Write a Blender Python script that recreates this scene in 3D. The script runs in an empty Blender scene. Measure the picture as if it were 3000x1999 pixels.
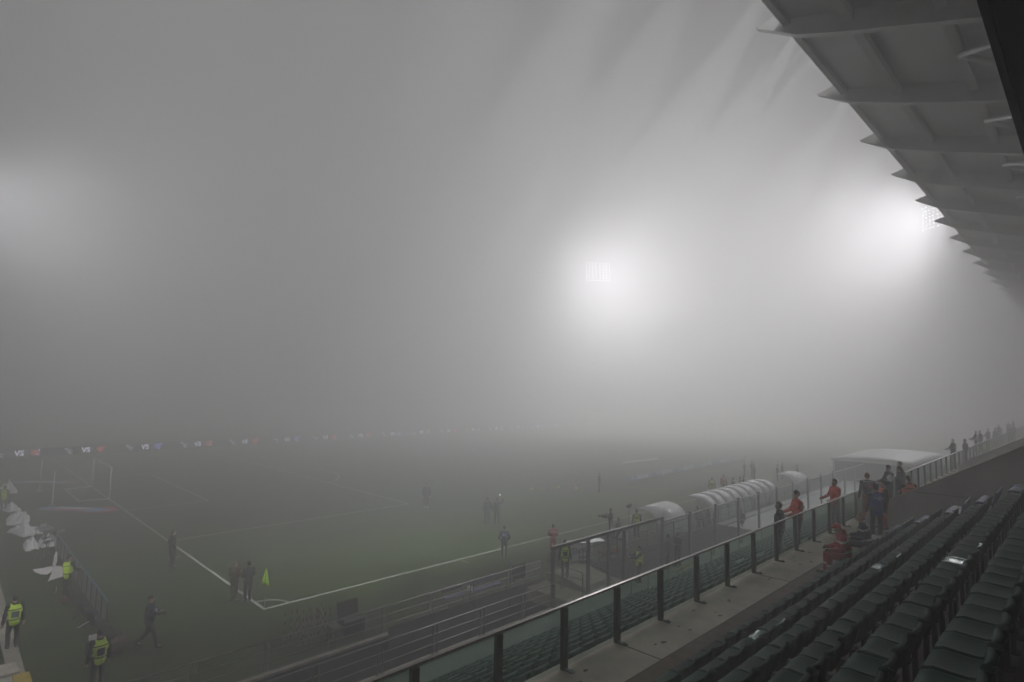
import bpy, bmesh, math, random
from mathutils import Vector, Matrix, Quaternion
random.seed(7)
S = bpy.context.scene
COL = S.collection
R = math.radians

# ------------------------------------------------------------------ camera
def make_camera():
    yaw, pit, rol = 0.77826, 0.08229, 0.01428
    fw = Vector((math.sin(yaw)*math.cos(pit), math.cos(yaw)*math.cos(pit), math.sin(pit)))
    r = Vector((math.cos(yaw), -math.sin(yaw), 0)); u = r.cross(fw)
    r2 = r*math.cos(rol)+u*math.sin(rol); u2 = -r*math.sin(rol)+u*math.cos(rol)
    cd = bpy.data.cameras.new('camera'); cd.sensor_width = 36; cd.lens = 20.242
    cd.clip_start = 0.05; cd.clip_end = 2000
    co = bpy.data.objects.new('camera', cd); COL.objects.link(co)
    m = Matrix((( r2.x, u2.x, -fw.x, -9.901), (r2.y, u2.y, -fw.y, -24.092), (r2.z, u2.z, -fw.z, 9.031), (0, 0, 0, 1)))
    co.matrix_world = m
    S.camera = co
make_camera()

# ------------------------------------------------------------------ sky (night), exposure, render settings
W = bpy.data.worlds.new('World'); S.world = W; W.use_nodes = True
nt = W.node_tree; bg = nt.nodes['Background']
sky = nt.nodes.new('ShaderNodeTexSky'); sky.sky_type = 'NISHITA'; sky.sun_disc = False
sky.sun_elevation = R(-6); sky.sun_rotation = R(200); sky.altitude = 300
nt.links.new(sky.outputs[0], bg.inputs[0]); bg.inputs[1].default_value = 0.1
S.view_settings.view_transform = 'Standard'; S.view_settings.look = 'None'
S.view_settings.exposure = 0; S.view_settings.gamma = 1
S.cycles.use_denoising = True
S.cycles.max_bounces = 12; S.cycles.volume_bounces = 8; S.cycles.diffuse_bounces = 3
S.cycles.glossy_bounces = 3; S.cycles.transmission_bounces = 6; S.cycles.transparent_max_bounces = 16
S.cycles.sample_clamp_indirect = 6; S.cycles.sample_clamp_direct = 6.5
S.cycles.use_light_tree = True

K1, K2, K3, T4 = 7.1, 5.9, 1.0, 0.85   # share of each tower
CONE = 120
TILT = 0.35
FOG = 0.0245
TOWER_P = 2.3e5
ROOF_P = 1.6e4

# ------------------------------------------------------------------ materials
MATS = {}
def mat(name, col, rough=0.6, metal=0.0, vary=0.15, scale=4.0, bump=0.0, bscale=None, emit=None, trans=0.0, alpha=None, spec=0.5, col2=None, coords='Object'):
    if name in MATS: return MATS[name]
    m = bpy.data.materials.new(name); m.use_nodes = True
    t = m.node_tree; b = t.nodes['Principled BSDF']
    b.inputs['Roughness'].default_value = rough; b.inputs['Metallic'].default_value = metal
    b.inputs['Specular IOR Level'].default_value = spec
    tc = t.nodes.new('ShaderNodeTexCoord')
    if vary or col2:
        n = t.nodes.new('ShaderNodeTexNoise'); n.inputs['Scale'].default_value = scale; n.inputs['Detail'].default_value = 6
        n.inputs['Roughness'].default_value = 0.62
        t.links.new(tc.outputs[coords], n.inputs['Vector'])
        rp = t.nodes.new('ShaderNodeValToRGB')
        c2 = col2 or tuple(min(1, c*(1+vary)) for c in col)
        c1 = col if col2 else tuple(c*(1-vary) for c in col)
        rp.color_ramp.elements[0].position = 0.32; rp.color_ramp.elements[1].position = 0.68
        rp.color_ramp.elements[0].color = (*c1, 1); rp.color_ramp.elements[1].color = (*c2, 1)
        t.links.new(n.outputs['Fac'], rp.inputs['Fac']); t.links.new(rp.outputs['Color'], b.inputs['Base Color'])
    else:
        b.inputs['Base Color'].default_value = (*col, 1)
    if bump:
        n2 = t.nodes.new('ShaderNodeTexNoise'); n2.inputs['Scale'].default_value = bscale or scale*6; n2.inputs['Detail'].default_value = 5
        t.links.new(tc.outputs[coords], n2.inputs['Vector'])
        bp = t.nodes.new('ShaderNodeBump'); bp.inputs['Strength'].default_value = bump; bp.inputs['Distance'].default_value = 0.02
        t.links.new(n2.outputs['Fac'], bp.inputs['Height']); t.links.new(bp.outputs['Normal'], b.inputs['Normal'])
    if emit:
        b.inputs['Emission Color'].default_value = (*emit[:3], 1); b.inputs['Emission Strength'].default_value = emit[3]
    if trans: b.inputs['Transmission Weight'].default_value = trans
    if alpha is not None: b.inputs['Alpha'].default_value = alpha
    MATS[name] = m
    return m

# ------------------------------------------------------------------ mesh helpers
class MB:
    """collects simple shapes in one bmesh"""
    def __init__(s): s.bm = bmesh.new()
    def box(s, x0, x1, y0, y1, z0, z1, mi=0):
        v = [s.bm.verts.new(p) for p in ((x0,y0,z0),(x1,y0,z0),(x1,y1,z0),(x0,y1,z0),(x0,y0,z1),(x1,y0,z1),(x1,y1,z1),(x0,y1,z1))]
        for q in ((3,2,1,0),(4,5,6,7),(0,1,5,4),(1,2,6,5),(2,3,7,6),(3,0,4,7)):
            f = s.bm.faces.new([v[i] for i in q]); f.material_index = mi
        return s
    def obox(s, c, ax, ay, az, mi=0):
        """box by centre and three half-axis vectors"""
        c, ax, ay, az = map(Vector, (c, ax, ay, az)); v = []
        for k in (-1, 1):
            for i, j in ((-1,-1),(1,-1),(1,1),(-1,1)): v.append(s.bm.verts.new(c+ax*i+ay*j+az*k))
        for q in ((3,2,1,0),(4,5,6,7),(0,1,5,4),(1,2,6,5),(2,3,7,6),(3,0,4,7)):
            f = s.bm.faces.new([v[i] for i in q]); f.material_index = mi
        return s
    def tube(s, pts, r, n=8, mi=0, cap=True):
        pts = [Vector(p) for p in pts]; rs = r if isinstance(r, (list, tuple)) else [r]*len(pts); rings = []
        up = None
        for i, p in enumerate(pts):
            d = (pts[min(i+1, len(pts)-1)]-pts[max(i-1, 0)]).normalized()
            if up is None:
                up = Vector((0,0,1)) if abs(d.z) < 0.9 else Vector((1,0,0))
            a = d.cross(up).normalized(); b = a.cross(d).normalized(); up = b
            rings.append([s.bm.verts.new(p+(a*math.cos(2*math.pi*k/n)+b*math.sin(2*math.pi*k/n))*rs[i]) for k in range(n)])
        for i in range(len(rings)-1):
            for k in range(n):
                f = s.bm.faces.new((rings[i][k], rings[i][(k+1)%n], rings[i+1][(k+1)%n], rings[i+1][k])); f.smooth = True; f.material_index = mi
        if cap:
            f = s.bm.faces.new(rings[0][::-1]); f.material_index = mi
            f = s.bm.faces.new(rings[-1]); f.material_index = mi
        return s
    def sheet(s, grid, mi=0, smooth=True):
        """grid of points rows x cols"""
        vs = [[s.bm.verts.new(p) for p in row] for row in grid]
        for i in range(len(vs)-1):
            for j in range(len(vs[0])-1):
                f = s.bm.faces.new((vs[i][j], vs[i+1][j], vs[i+1][j+1], vs[i][j+1])); f.smooth = smooth; f.material_index = mi
        return s
    def prism(s, prof, axis, a, b, mi=0):
        """extrude a 2-D profile along x|y|z between a and b"""
        def P(t, q):
            return {'x': (t, q[0], q[1]), 'y': (q[0], t, q[1]), 'z': (q[0], q[1], t)}[axis]
        A = [s.bm.verts.new(P(a, q)) for q in prof]; B = [s.bm.verts.new(P(b, q)) for q in prof]; n = len(prof)
        for i in range(n):
            f = s.bm.faces.new((A[i], A[(i+1)%n], B[(i+1)%n], B[i])); f.material_index = mi
        f = s.bm.faces.new(A[::-1]); f.material_index = mi
        f = s.bm.faces.new(B); f.material_index = mi
        return s
    def ball(s, c, r, mi=0, seg=12, sc=(1,1,1)):
        d = bmesh.ops.create_uvsphere(s.bm, u_segments=seg, v_segments=max(6, seg*2//3), radius=1)
        for v in d['verts']: v.co = Vector((v.co.x*r*sc[0], v.co.y*r*sc[1], v.co.z*r*sc[2]))+Vector(c)
        fs = set(f for v in d['verts'] for f in v.link_faces)
        for f in fs: f.smooth = True; f.material_index = mi
        return s
    def build(s, name, m, parent=None, bevel=0.0):
        bmesh.ops.recalc_face_normals(s.bm, faces=s.bm.faces)
        me = bpy.data.meshes.new(name); s.bm.to_mesh(me); s.bm.free()
        for x in (m if isinstance(m, (list, tuple)) else [m]): me.materials.append(x)
        o = bpy.data.objects.new(name, me); COL.objects.link(o)
        if parent: o.parent = parent
        if bevel:
            b = o.modifiers.new('bevel', 'BEVEL'); b.width = bevel; b.segments = 2; b.limit_method = 'ANGLE'
        return o

def empty(name, loc=(0,0,0), rz=0.0):
    o = bpy.data.objects.new(name, None); COL.objects.link(o); o.location = loc; o.rotation_euler = (0,0,rz); o.empty_display_size = 0.2
    return o
def tag(o, label=None, cat=None, group=None, kind=None):
    if label: o['label'] = label
    if cat: o['category'] = cat
    if group: o['group'] = group
    if kind: o['kind'] = kind
    return o
def thing(name, label, cat, loc=(0,0,0), rz=0.0, group=None):
    return tag(empty(name, loc, rz), label, cat, group)
def struct(o): o['kind'] = 'structure'; return o
def copy_tree(o, parent=None):
    c = o.copy(); COL.objects.link(c); c.parent = parent
    for ch in list(o.children): copy_tree(ch, c)
    return c
def text_mesh(name, s, size, m, parent=None, extrude=0.004, bold=0.0, mw=None, align='CENTER'):
    cu = bpy.data.curves.new(name, 'FONT'); cu.body = s; cu.size = size; cu.extrude = extrude; cu.offset = bold
    cu.align_x = align; cu.align_y = 'CENTER'; cu.resolution_u = 3
    tmp = bpy.data.objects.new('tmp', cu); COL.objects.link(tmp)
    dg = bpy.context.evaluated_depsgraph_get(); dg.update()
    me = bpy.data.meshes.new_from_object(tmp.evaluated_get(dg)); bpy.data.objects.remove(tmp); bpy.data.curves.remove(cu)
    me.name = name; me.materials.clear(); me.materials.append(m)
    if mw is not None: me.transform(mw)
    o = bpy.data.objects.new(name, me); COL.objects.link(o)
    if parent: o.parent = parent
    return o
def basis(origin, x, y):
    x = Vector(x).normalized(); y = Vector(y).normalized(); z = x.cross(y)
    o = Vector(origin)
    return Matrix(((x.x,y.x,z.x,o.x),(x.y,y.y,z.y,o.y),(x.z,y.z,z.z,o.z),(0,0,0,1)))
# ------------------------------------------------------------------ floodlights (lit lamps of the place, plus one added unseen tower)
steel = mat('galvanised_steel', (0.30,0.31,0.32), 0.45, 0.6, 0.2, 6)
lamp_on = mat('lit_lamp', (0.9,0.92,1.0), 0.3, 0, 0, emit=(0.95,0.95,1.0,1200))
def tower(x, y, z, aim, label, w=7.0, h=5.4, k=1.0, cone=CONE):
    t = thing('floodlight_tower', label, 'floodlight tower', (x, y, 0), 0, 'floodlight towers around the pitch')
    lat = MB(); zt = z+h/2+.3
    C4 = lambda q, zz: (q[0]*(.75-.45*zz/zt), q[1]*(.75-.45*zz/zt), zz)
    cs = [(-1,-1),(1,-1),(1,1),(-1,1)]
    for q in cs: lat.tube([C4(q,0), C4(q,zt)], .05, 5)
    nb_ = 16
    for kk in range(nb_):
        for i in range(4): lat.tube([C4(cs[i], zt*kk/nb_), C4(cs[(i+1)%4], zt*(kk+1)/nb_)], .025, 4, cap=False)
    lat.build('mast', steel, t)
    f = (Vector(aim)-Vector((x,y,z))); fh = Vector((f.x,f.y,0)).normalized(); up = Vector((0,0,1)); sx = up.cross(fh)
    hd = MB(); c = Vector((0,0,z))+fh*0.7
    for j in range(7): hd.obox(c+up*((j-3)*h/7), sx*(w/2), fh*0.06, up*0.05)
    for i in (-1,0,1): hd.obox(c+sx*(i*w/2*0.96)-fh*0.12, sx*0.06, fh*0.05, up*(h/2+0.2))
    hd.build('head_frame', steel, t)
    aimd = (fh*0.80-up*TILT).normalized(); side = sx; u2 = side.cross(aimd)*-1
    proto = None
    for j in range(7):
        for i in range(8):
            p = c+fh*0.25+up*((j-3)*h/7+random.uniform(-.05,.05))+sx*((i-3.5)*w/8.2+(0.25 if i>3 else -0.1)+random.uniform(-.06,.06))
            if proto is None:
                mb = MB(); mb.tube([(0,0,-.22),(0,0,-.1),(0,0,0.0)], [.10,.26,.30], 10)
                proto = mb.build('lamp', steel, t); gl = MB().tube([(0,0,.004),(0,0,.02)], .21, 10).build('lamp_glass', lamp_on, proto)
                o = proto
            else:
                o = proto.copy(); COL.objects.link(o); o.parent = t
                g = gl.copy(); COL.objects.link(g); g.parent = o
            o.location = p; o.rotation_mode = 'QUATERNION'
            o.rotation_quaternion = aimd.to_track_quat('Z', 'Y') @ Quaternion((1,0,0), random.uniform(-.12,.12))
    ld = bpy.data.lights.new('floodlight_beam', 'SPOT'); ld.energy = TOWER_P*k/4; ld.color = (.985,.965,1.0)
    ld.spot_size = R(CONE); ld.spot_blend = 1.0; ld.shadow_soft_size = .09
    for j in range(2):
        for i in range(2):
            lo = bpy.data.objects.new('floodlight_beam', ld); COL.objects.link(lo); lo.parent = t
            lo.location = c+fh*.75+up*((j-.5)*h*.55)+sx*((i-.5)*w*.55); lo.rotation_mode = 'QUATERNION'; lo.rotation_quaternion = aimd.to_track_quat('-Z', 'Y')
    return t
tower(113.5, 69, 40.4, (76,14,0), 'tall floodlight tower with bright lamp grid standing clear in the middle of the fog', k=K1)
tower(133, -3.2, 45.6, (92,30,0), 'floodlight tower with its lamp grid half hidden behind the spiked roof edge', k=K2)
tower(-9.5, 108, 41.5, (60,60,0), 'floodlight tower whose glow enters from the left edge', k=K3)

tower(-30, -34, 44, (60,40,0), 'unseen floodlight tower added behind the roof of the near stand', k=T4)  # out of view, added to brighten the upper fog over the roof
# ------------------------------------------------------------------ ground, terraces, roof
def nodes_grass():
    m = bpy.data.materials.new('pitch_grass'); m.use_nodes = True; t = m.node_tree; b = t.nodes['Principled BSDF']
    b.inputs['Roughness'].default_value = 0.9; b.inputs['Specular IOR Level'].default_value = 0.15
    tc = t.nodes.new('ShaderNodeTexCoord')
    def noise(s, d=6):
        n = t.nodes.new('ShaderNodeTexNoise'); n.inputs['Scale'].default_value = s; n.inputs['Detail'].default_value = d; n.inputs['Roughness'].default_value = .65
        t.links.new(tc.outputs['Object'], n.inputs['Vector']); return n
    a = noise(0.35); c = noise(14, 8)
    mx = t.nodes.new('ShaderNodeMath'); mx.operation = 'MULTIPLY_ADD'; mx.inputs[1].default_value = 0.55
    t.links.new(c.outputs['Fac'], mx.inputs[0])
    mm = t.nodes.new('ShaderNodeMath'); mm.operation = 'MULTIPLY'; mm.inputs[1].default_value = 0.45
    t.links.new(a.outputs['Fac'], mm.inputs[0]); t.links.new(mm.outputs[0], mx.inputs[2])
    rp = t.nodes.new('ShaderNodeValToRGB'); e = rp.color_ramp.elements
    e[0].position = .36; e[0].color = (.014,.022,.003,1); e[1].position = .64; e[1].color = (.048,.074,.010,1)
    k = e.new(.5); k.color = (.029,.046,.006,1)
    t.links.new(mx.outputs[0], rp.inputs['Fac']); t.links.new(rp.outputs['Color'], b.inputs['Base Color'])
    bp = t.nodes.new('ShaderNodeBump'); bp.inputs['Strength'].default_value = .6; bp.inputs['Distance'].default_value = .03
    t.links.new(c.outputs['Fac'], bp.inputs['Height']); t.links.new(bp.outputs['Normal'], b.inputs['Normal'])
    return m
grass = nodes_grass()
concrete = mat('concrete', (.47,.41,.34), .85, 0, .3, .9, .25, 9)
concrete_old = mat('stained_concrete', (.15,.135,.115), .88, 0, .5, 1.2, .35, 11)
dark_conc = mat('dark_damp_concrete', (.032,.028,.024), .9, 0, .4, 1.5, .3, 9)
wall_conc = mat('wall_concrete', (.42,.40,.385), .85, 0, .18, .7, .15, 12)
green_floor = mat('painted_concourse', (.165,.185,.15), .85, 0, .25, .8, .2, 8)
struct(MB().box(-90,220,-5.18,180,-.5,0).build('pitch', grass))
# pitch markings, one flat sheet
white_line = mat('line_paint', (.24,.26,.21), .9, 0, .4, 5, col2=(.46,.48,.42))
def markings():
    mb = MB(); z0, z1 = .0, .006; w = .06
    def hx(x0, x1, y): mb.box(x0, x1, y-w, y+w, z0, z1)
    def vy(x, y0, y1): mb.box(x-w, x+w, y0, y1, z0, z1)
    hx(0-w, 105+w, 0); vy(0, w, 64.4); vy(105, w, 64.4); hx(0+w, 105-w, 64.46); vy(52.5, w, 64.4)
    for s, xg in ((1, 0), (-1, 105)):
        a = xg+s*16.5; lo, hi = min(xg, a)+w, max(xg, a)
        hx(lo, hi, 13.84); hx(lo, hi, 54.16); vy(a, 13.84+w, 54.16-w)
        b = xg+s*5.5; lo, hi = min(xg, b)+w, max(xg, b)
        hx(lo, hi, 24.84); hx(lo, hi, 43.16); vy(b, 24.84+w, 43.16-w)
    mb.box(10.15-w, 10.15+w, -.75, -.3, z0, z1); mb.box(-.75, -.3, 10.15-w, 10.15+w, z0, z1)
    def arc(cx, cy, r, a0, a1, n):
        P = lambda rr, a, z: (cx+rr*math.cos(a), cy+rr*math.sin(a), z)
        ps = [a0+(a1-a0)*i/n for i in range(n+1)]
        mb.sheet([[P(r-w, a, z1) for a in ps], [P(r+w, a, z1) for a in ps]], smooth=False)
    arc(0, 0, 1.0, .07, math.pi/2-.07, 10); arc(105, 0, 1.0, math.pi/2+.07, math.pi-.07, 10)
    arc(52.5, 34, 9.15, 0, 2*math.pi, 60); arc(11, 34, 9.15, -.92, .92, 20)
    mb.ball((11,34,0), .11, seg=8, sc=(1,1,.05))
    return struct(mb.build('pitch_markings', white_line))
markings()
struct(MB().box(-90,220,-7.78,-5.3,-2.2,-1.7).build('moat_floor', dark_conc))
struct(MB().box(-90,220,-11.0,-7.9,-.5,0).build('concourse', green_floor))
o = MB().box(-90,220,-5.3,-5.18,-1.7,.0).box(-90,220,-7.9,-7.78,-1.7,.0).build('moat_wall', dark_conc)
tag(o, 'dark concrete walls of the sunken moat between pitch and stand', 'wall')
# lower terrace (ten steps), walkway, upper terrace (steps)
LT = []
for j in range(10):
    yf = -10.5+.42-.755*j if j else -10.2
    LT.append((yf, .383*j))
def lower_terrace():
    prof = [(-11.0,-.5)]
    prof = [(-10.2,-.45)]
    for j in range(10):
        y0 = -10.05-.755*j; y1 = -10.05-.755*(j+1); z = .383*j+.085
        prof += [(y0, z), (y1, z)]
    prof = prof[:-1]+[(-17.45, .383*9+.085), (-17.45, -.45)]
    return struct(MB().prism(prof, 'x', -40, 130).build('lower_terrace', green_floor))
lower_terrace()
struct(MB().box(-40,130,-19.355,-17.452,4.13,4.38).build('walkway', concrete))
gm = mat('rusty_gutter', (.10,.065,.045), .9, 0, .5, 3, .3, 14, col2=(.17,.13,.10))
struct(MB().box(-40,14.0,-19.35,-18.58,4.38,4.386).build('drain_strip', gm))
jm = mat('joint_dirt', (.035,.03,.027), .95, 0, .2, 9)
mbj = MB()
for x in (-6.7, -.7, 5.3, 11.3): mbj.box(x-.012, x+.012, -18.575, -17.6, 4.3805, 4.3845)
mbj.box(-40, 14, -18.579, -18.56, 4.3805, 4.3875)
struct(mbj.build('walkway_joint', jm))
st_m = mat('stain_dirt', (.05,.043,.037), .95, 0, .3, 5)
mbs = MB(); rs = random.Random(3)
for i in range(26):
    x = rs.uniform(-3, 13); y = rs.uniform(-18.4, -17.75); r = rs.uniform(.012, .05); n = 9
    pts = [(x+r*rs.uniform(.6,1.4)*math.cos(2*math.pi*k/n)*1.6, y+r*rs.uniform(.6,1.3)*math.sin(2*math.pi*k/n), 4.3835) for k in range(n)]
    mbs.bm.faces.new([mbs.bm.verts.new(p) for p in pts])
struct(mbs.build('walkway_stains', st_m))
def upper_terrace(name, x0, x1, n=14):
    prof = [(-19.36, 3.9), (-19.36, 4.46), (-19.93, 4.46)]
    for k in range(n):
        y0 = -19.93-.72*k; y1 = y0-.72; z = 4.86+.4*k
        prof += [(y0, z), (y1, z)]
    prof += [(-19.93-.72*n, 3.9)]
    return struct(MB().prism(prof, 'x', x0, x1).build(name, concrete_old))
upper_terrace('upper_terrace', -40, 14.08)
upper_terrace('upper_terrace', 17.2, 33.9); upper_terrace('upper_terrace', 37, 130)
def side_wall(x, label):
    prof = [(-18.0,4.39),(-18.0,4.74),(-18.68,5.25),(-19.3,5.6),(-20.84,6.5),(-22.42,7.45),(-30,11.9),(-30,4.39)]
    prof2 = [(y, z+.012) for y, z in prof[1:7]]
    t = thing('parapet_wall', label, 'wall', (x,0,0), 0, 'sloping parapet walls of the upper stand')
    MB().prism(prof, 'x', 0, .22).build('wall_slab', wall_conc, t)
    cp = MB()
    for (a, b) in zip(prof[1:6], prof[2:7]):
        cp.prism([(a[0], a[1]+.003), (b[0], b[1]+.003), (b[0], b[1]+.045), (a[0], a[1]+.045)], 'x', -.02, .24)
    cp.build('coping', concrete, t)
    MB().box(-.006, -.001, -22.0, -19.53, 5.69, 5.705).build('joint', jm, t)
side_wall(14.09, 'grey sloping concrete parapet wall at the end of the dark green seat rows')
side_wall(34.0, 'fog-faded sloping parapet wall behind the nearer parapet wall')
# stand roof
roof_m = mat('roof_sheet', (.28,.28,.27), .6, .1, .12, .5)
beam_m = mat('painted_beam', (.30,.30,.285), .55, .1, .12, 2)
def stand_roof():
    t = thing('stand_roof', 'large cantilever roof over the grandstand with spiked rafter tips', 'roof')
    x0, x1 = -40, 128
    RZ = lambda y: 23.12+(y+16.45)*.3
    dk = MB(); dk.prism([(-16.45,23.12),(-16.45,23.3),(-38,RZ(-38)+.18),(-38,RZ(-38))], 'x', x0, x1)
    d = dk.build('roof_deck', roof_m, t)
    MB().box(x0, x1, -16.62, -16.40, 22.86, 23.115).build('edge_beam', beam_m, t)
    for i, y in enumerate((-18.6,-21.2,-24.2,-28)):
        MB().box(x0, x1, y-.14, y+.14, RZ(y)-.42, RZ(y)-.01).build('purlin', beam_m, t)
    for k in range(-5, 17):
        x = 11.91+7.03*k; rb = MB()
        web = [(-15.42,23.26),(-16.35,23.28),(-16.35,RZ(-16.45)-.27),(-16.64,RZ(-16.64)-.02),(-37,RZ(-37)-.02),(-37,RZ(-37)-2.2),(-30,18.0),(-22.1,20.55),(-18.9,21.6),(-16.9,22.33),(-15.5,23.2)]
        rb.prism([(-15.42,23.25),(-16.38,23.5),(-16.38,22.85),(-16.66,22.85),(-16.66,RZ(-16.66)-.005),(-37,RZ(-37)-.005),(-37,16.0),(-30,18.0),(-22.1,20.55),(-18.9,21.6),(-16.9,22.33)], 'x', x-.02, x+.02)
        low = [(-15.42,23.24),(-16.9,22.33),(-18.9,21.6),(-22.1,20.55),(-30,18.0),(-37,16.0)]
        for a, b in zip(low[:-1], low[1:]):
            rb.prism([(a[0],a[1]-.001),(b[0],b[1]-.001),(b[0],b[1]-.07),(a[0],a[1]-.07)], 'x', x-.15, x+.15)
        r_ = rb.build('rafter', beam_m, t)
        br = MB()
        for s in (1,-1): br.tube([(x, -25.5, 19.6),(x+s*3.5, -21.2, RZ(-21.2)-.45)], .11, 8)
        br.build('brace', beam_m, t)
    return t
stand_roof()
t = thing('press_box', 'black overhanging press box edge in the top right corner', 'press box')
bm_ = mat('black_soffit', (.012,.012,.011), .8, 0, .2, 2)
MB().box(-40, 40, -36, -23.66, 12.02, 15).build('box_shell', bm_, t)
MB().box(-40, 40, -23.655, -23.6, 11.98, 12.5).build('edge_channel', mat('edge_steel', (.03,.029,.027), .6, .3, .2, 3), t)
# roof edge floodlights
hous = mat('lamp_housing', (.05,.05,.05), .5, .3, .1, 4)
roof_on = mat('lit_roof_lamp', (.9,.95,1), .3, 0, 0, emit=(.9,.97,1.0,60))
LP = [(-14.4,.3),(-7.3,.3),(-.3,.5),(3.4,2.0),(6.7,1.6),(10.5,2.6),(13.75,2.6),(16.0,1.0),(20.8,2.2),(27.8,2.0),(34.85,1.5),(41.9,1.0),(48.9,.8),(55.9,.7),(63,.7)]
proto = None
for i, (x, p) in enumerate(sorted(LP)):
    t = thing('roof_floodlight', 'small floodlight on the roof edge throwing a beam into the fog', 'floodlight', (x, -16.95, 24.15), 0, 'small floodlights along the roof edge')
    q = Quaternion((1,0,0), R(-40))
    if proto is None:
        a = MB().box(-.22,.22,-.12,.12,-.16,.16).build('lamp_housing', hous, t, .02)
        b = MB().box(-.19,.19,.121,.13,-.13,.13).build('lamp_glass', roof_on, t); proto = (a, b)
    else:
        a, b = (o.copy() for o in proto)
        for o in (a, b): COL.objects.link(o); o.parent = t
    for o in (a, b): o.rotation_mode = 'QUATERNION'; o.rotation_quaternion = q
    ld = bpy.data.lights.new('lamp_beam', 'SPOT'); ld.energy = ROOF_P*p; ld.color = (.86,.95,1.0); ld.spot_size = R(22); ld.spot_blend = .7; ld.shadow_soft_size = .04
    lo = bpy.data.objects.new('lamp_beam', ld); COL.objects.link(lo); lo.parent = t; lo.location = (0,.16,-.14)
    lo.rotation_mode = 'QUATERNION'; lo.rotation_quaternion = Vector((0,1,-1.15)).to_track_quat('-Z','Y')
# ------------------------------------------------------------------ stadium seats
def seat_mat(name, c, rough, var=.35):
    m = bpy.data.materials.new(name); m.use_nodes = True; t = m.node_tree; b = t.nodes['Principled BSDF']
    oi = t.nodes.new('ShaderNodeObjectInfo'); tc = t.nodes.new('ShaderNodeTexCoord')
    n = t.nodes.new('ShaderNodeTexNoise'); n.inputs['Scale'].default_value = 7; n.inputs['Detail'].default_value = 6
    t.links.new(tc.outputs['Object'], n.inputs['Vector'])
    ad = t.nodes.new('ShaderNodeMath'); ad.operation = 'MULTIPLY_ADD'; ad.inputs[1].default_value = .7
    t.links.new(oi.outputs['Random'], ad.inputs[0]); t.links.new(n.outputs['Fac'], ad.inputs[2])
    rp = t.nodes.new('ShaderNodeValToRGB'); rp.color_ramp.elements[0].position = .3; rp.color_ramp.elements[1].position = 1.1 if False else 1.0
    rp.color_ramp.elements[0].color = (*[x*(1-var) for x in c],1); rp.color_ramp.elements[1].color = (*[x*(1+var) for x in c],1)
    t.links.new(ad.outputs[0], rp.inputs['Fac']); t.links.new(rp.outputs['Color'], b.inputs['Base Color'])
    rr = t.nodes.new('ShaderNodeMapRange'); b.inputs['Specular IOR Level'].default_value = .16; rr.inputs['To Min'].default_value = rough-.1; rr.inputs['To Max'].default_value = rough+.18
    t.links.new(n.outputs['Fac'], rr.inputs['Value']); t.links.new(rr.outputs[0], b.inputs['Roughness'])
    return m
seat_green = seat_mat('seat_green_plastic', (.007,.036,.022), .72)
seat_wet = seat_mat('seat_green_wet', (.035,.12,.092), .22, .2)
seat_green_lit = seat_mat('seat_green_lit_plastic', (.032,.095,.074), .6)  # same green plastic, fog light on the lower block put into its colour
seat_blue = seat_mat('seat_blue_plastic', (.022,.026,.085), .42)
seat_red = seat_mat('seat_red_plastic', (.13,.016,.02), .45)
bracket_m = mat('seat_bracket', (.03,.032,.03), .6, .4, .2, 5)
def seat_shell_mesh(m, rim=.05, roll=.035):
    prof = [(.445,.355,.18),(.452,.40,.196),(.432,.434,.207),(.36,.444,.211),(.25,.436,.212),(.14,.433,.212),(.085,.446,.212),(.052,.482,.211),(.034,.54,.211),(.02,.61,.21),(.006,.68,.208),(-.002,.715,.202),(-.008,.733,.193),(-.018,.742,.184),(-.018-roll*.6,.743,.182),(-.018-roll,.732,.182)]
    xs = [-1,-.94,-.7,-.35,0,.35,.7,.94,1]; g = []
    for i, (y, z, w) in enumerate(prof):
        a = min(1, max(0, (z-.445)/.15)); row = []
        pan = 1-a
        row.append((-w-.005, y-rim*a, z-rim*pan-.004))
        for u in xs:
            row.append((u*w, y+.022*a*abs(u)**2.2, z+.022*pan*abs(u)**3*(1 if i > 2 else .3)))
        row.append((w+.005, y-rim*a, z-rim*pan-.004)); g.append(row)
    o = MB().sheet(g).build('shell', m)
    sm = o.modifiers.new('s', 'SOLIDIFY'); sm.thickness = .009; sm.offset = -1
    dg = bpy.context.evaluated_depsgraph_get(); dg.update()
    me = bpy.data.meshes.new_from_object(o.evaluated_get(dg)); me.name = 'seat_shell'
    bpy.data.objects.remove(o); me.materials.clear(); me.materials.append(m)
    for p in me.polygons: p.use_smooth = True
    return me
def bracket_mesh():
    mb = MB(); mb.box(-.045,.045,.06,.10,.03,.40).box(-.07,.07,.03,.32,.401,.418).box(-.06,.06,-.03,.13,.006,.028)
    o = mb.build('bracket', bracket_m); me = o.data; bpy.data.objects.remove(o); return me
SH = seat_shell_mesh(seat_green); BR = bracket_mesh(); SHL = seat_shell_mesh(seat_green_lit, .075, .06)
def recol(m): me = SH.copy(); me.materials.clear(); me.materials.append(m); return me
SHV = {'g': SH, 't': SHL, 'w': recol(seat_wet), 'b': recol(seat_blue), 'r': recol(seat_red)}
ORD = ['first','second','third','fourth','fifth','sixth','seventh','eighth','ninth','tenth']
CAM = Vector((-9.901,-24.092,9.031))
def visible(p):
    d = S.camera.matrix_world.inverted() @ Vector(p)
    if d.z > -.3: return False
    u = d.x/-d.z*20.242/18; v = d.y/-d.z*20.242/18
    return abs(u) < 1.05 and abs(v) < .72
seats = []
for k in range(8):       # upper block: row k, back of seat at y
    y = -19.86-.72*k; z = 4.465+.4*k
    n0 = math.ceil((-12+1.97)/.485)
    for i in range(n0, 26):
        x = -2.21+.485*i+.02*k
        if x > 9.95: continue
        seats.append((x, y, z, 'g', 'u', k))
    for i in range(3): seats.append((10.75+.485*i+.02*k, y, z, 'b', 'u', k))
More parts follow.
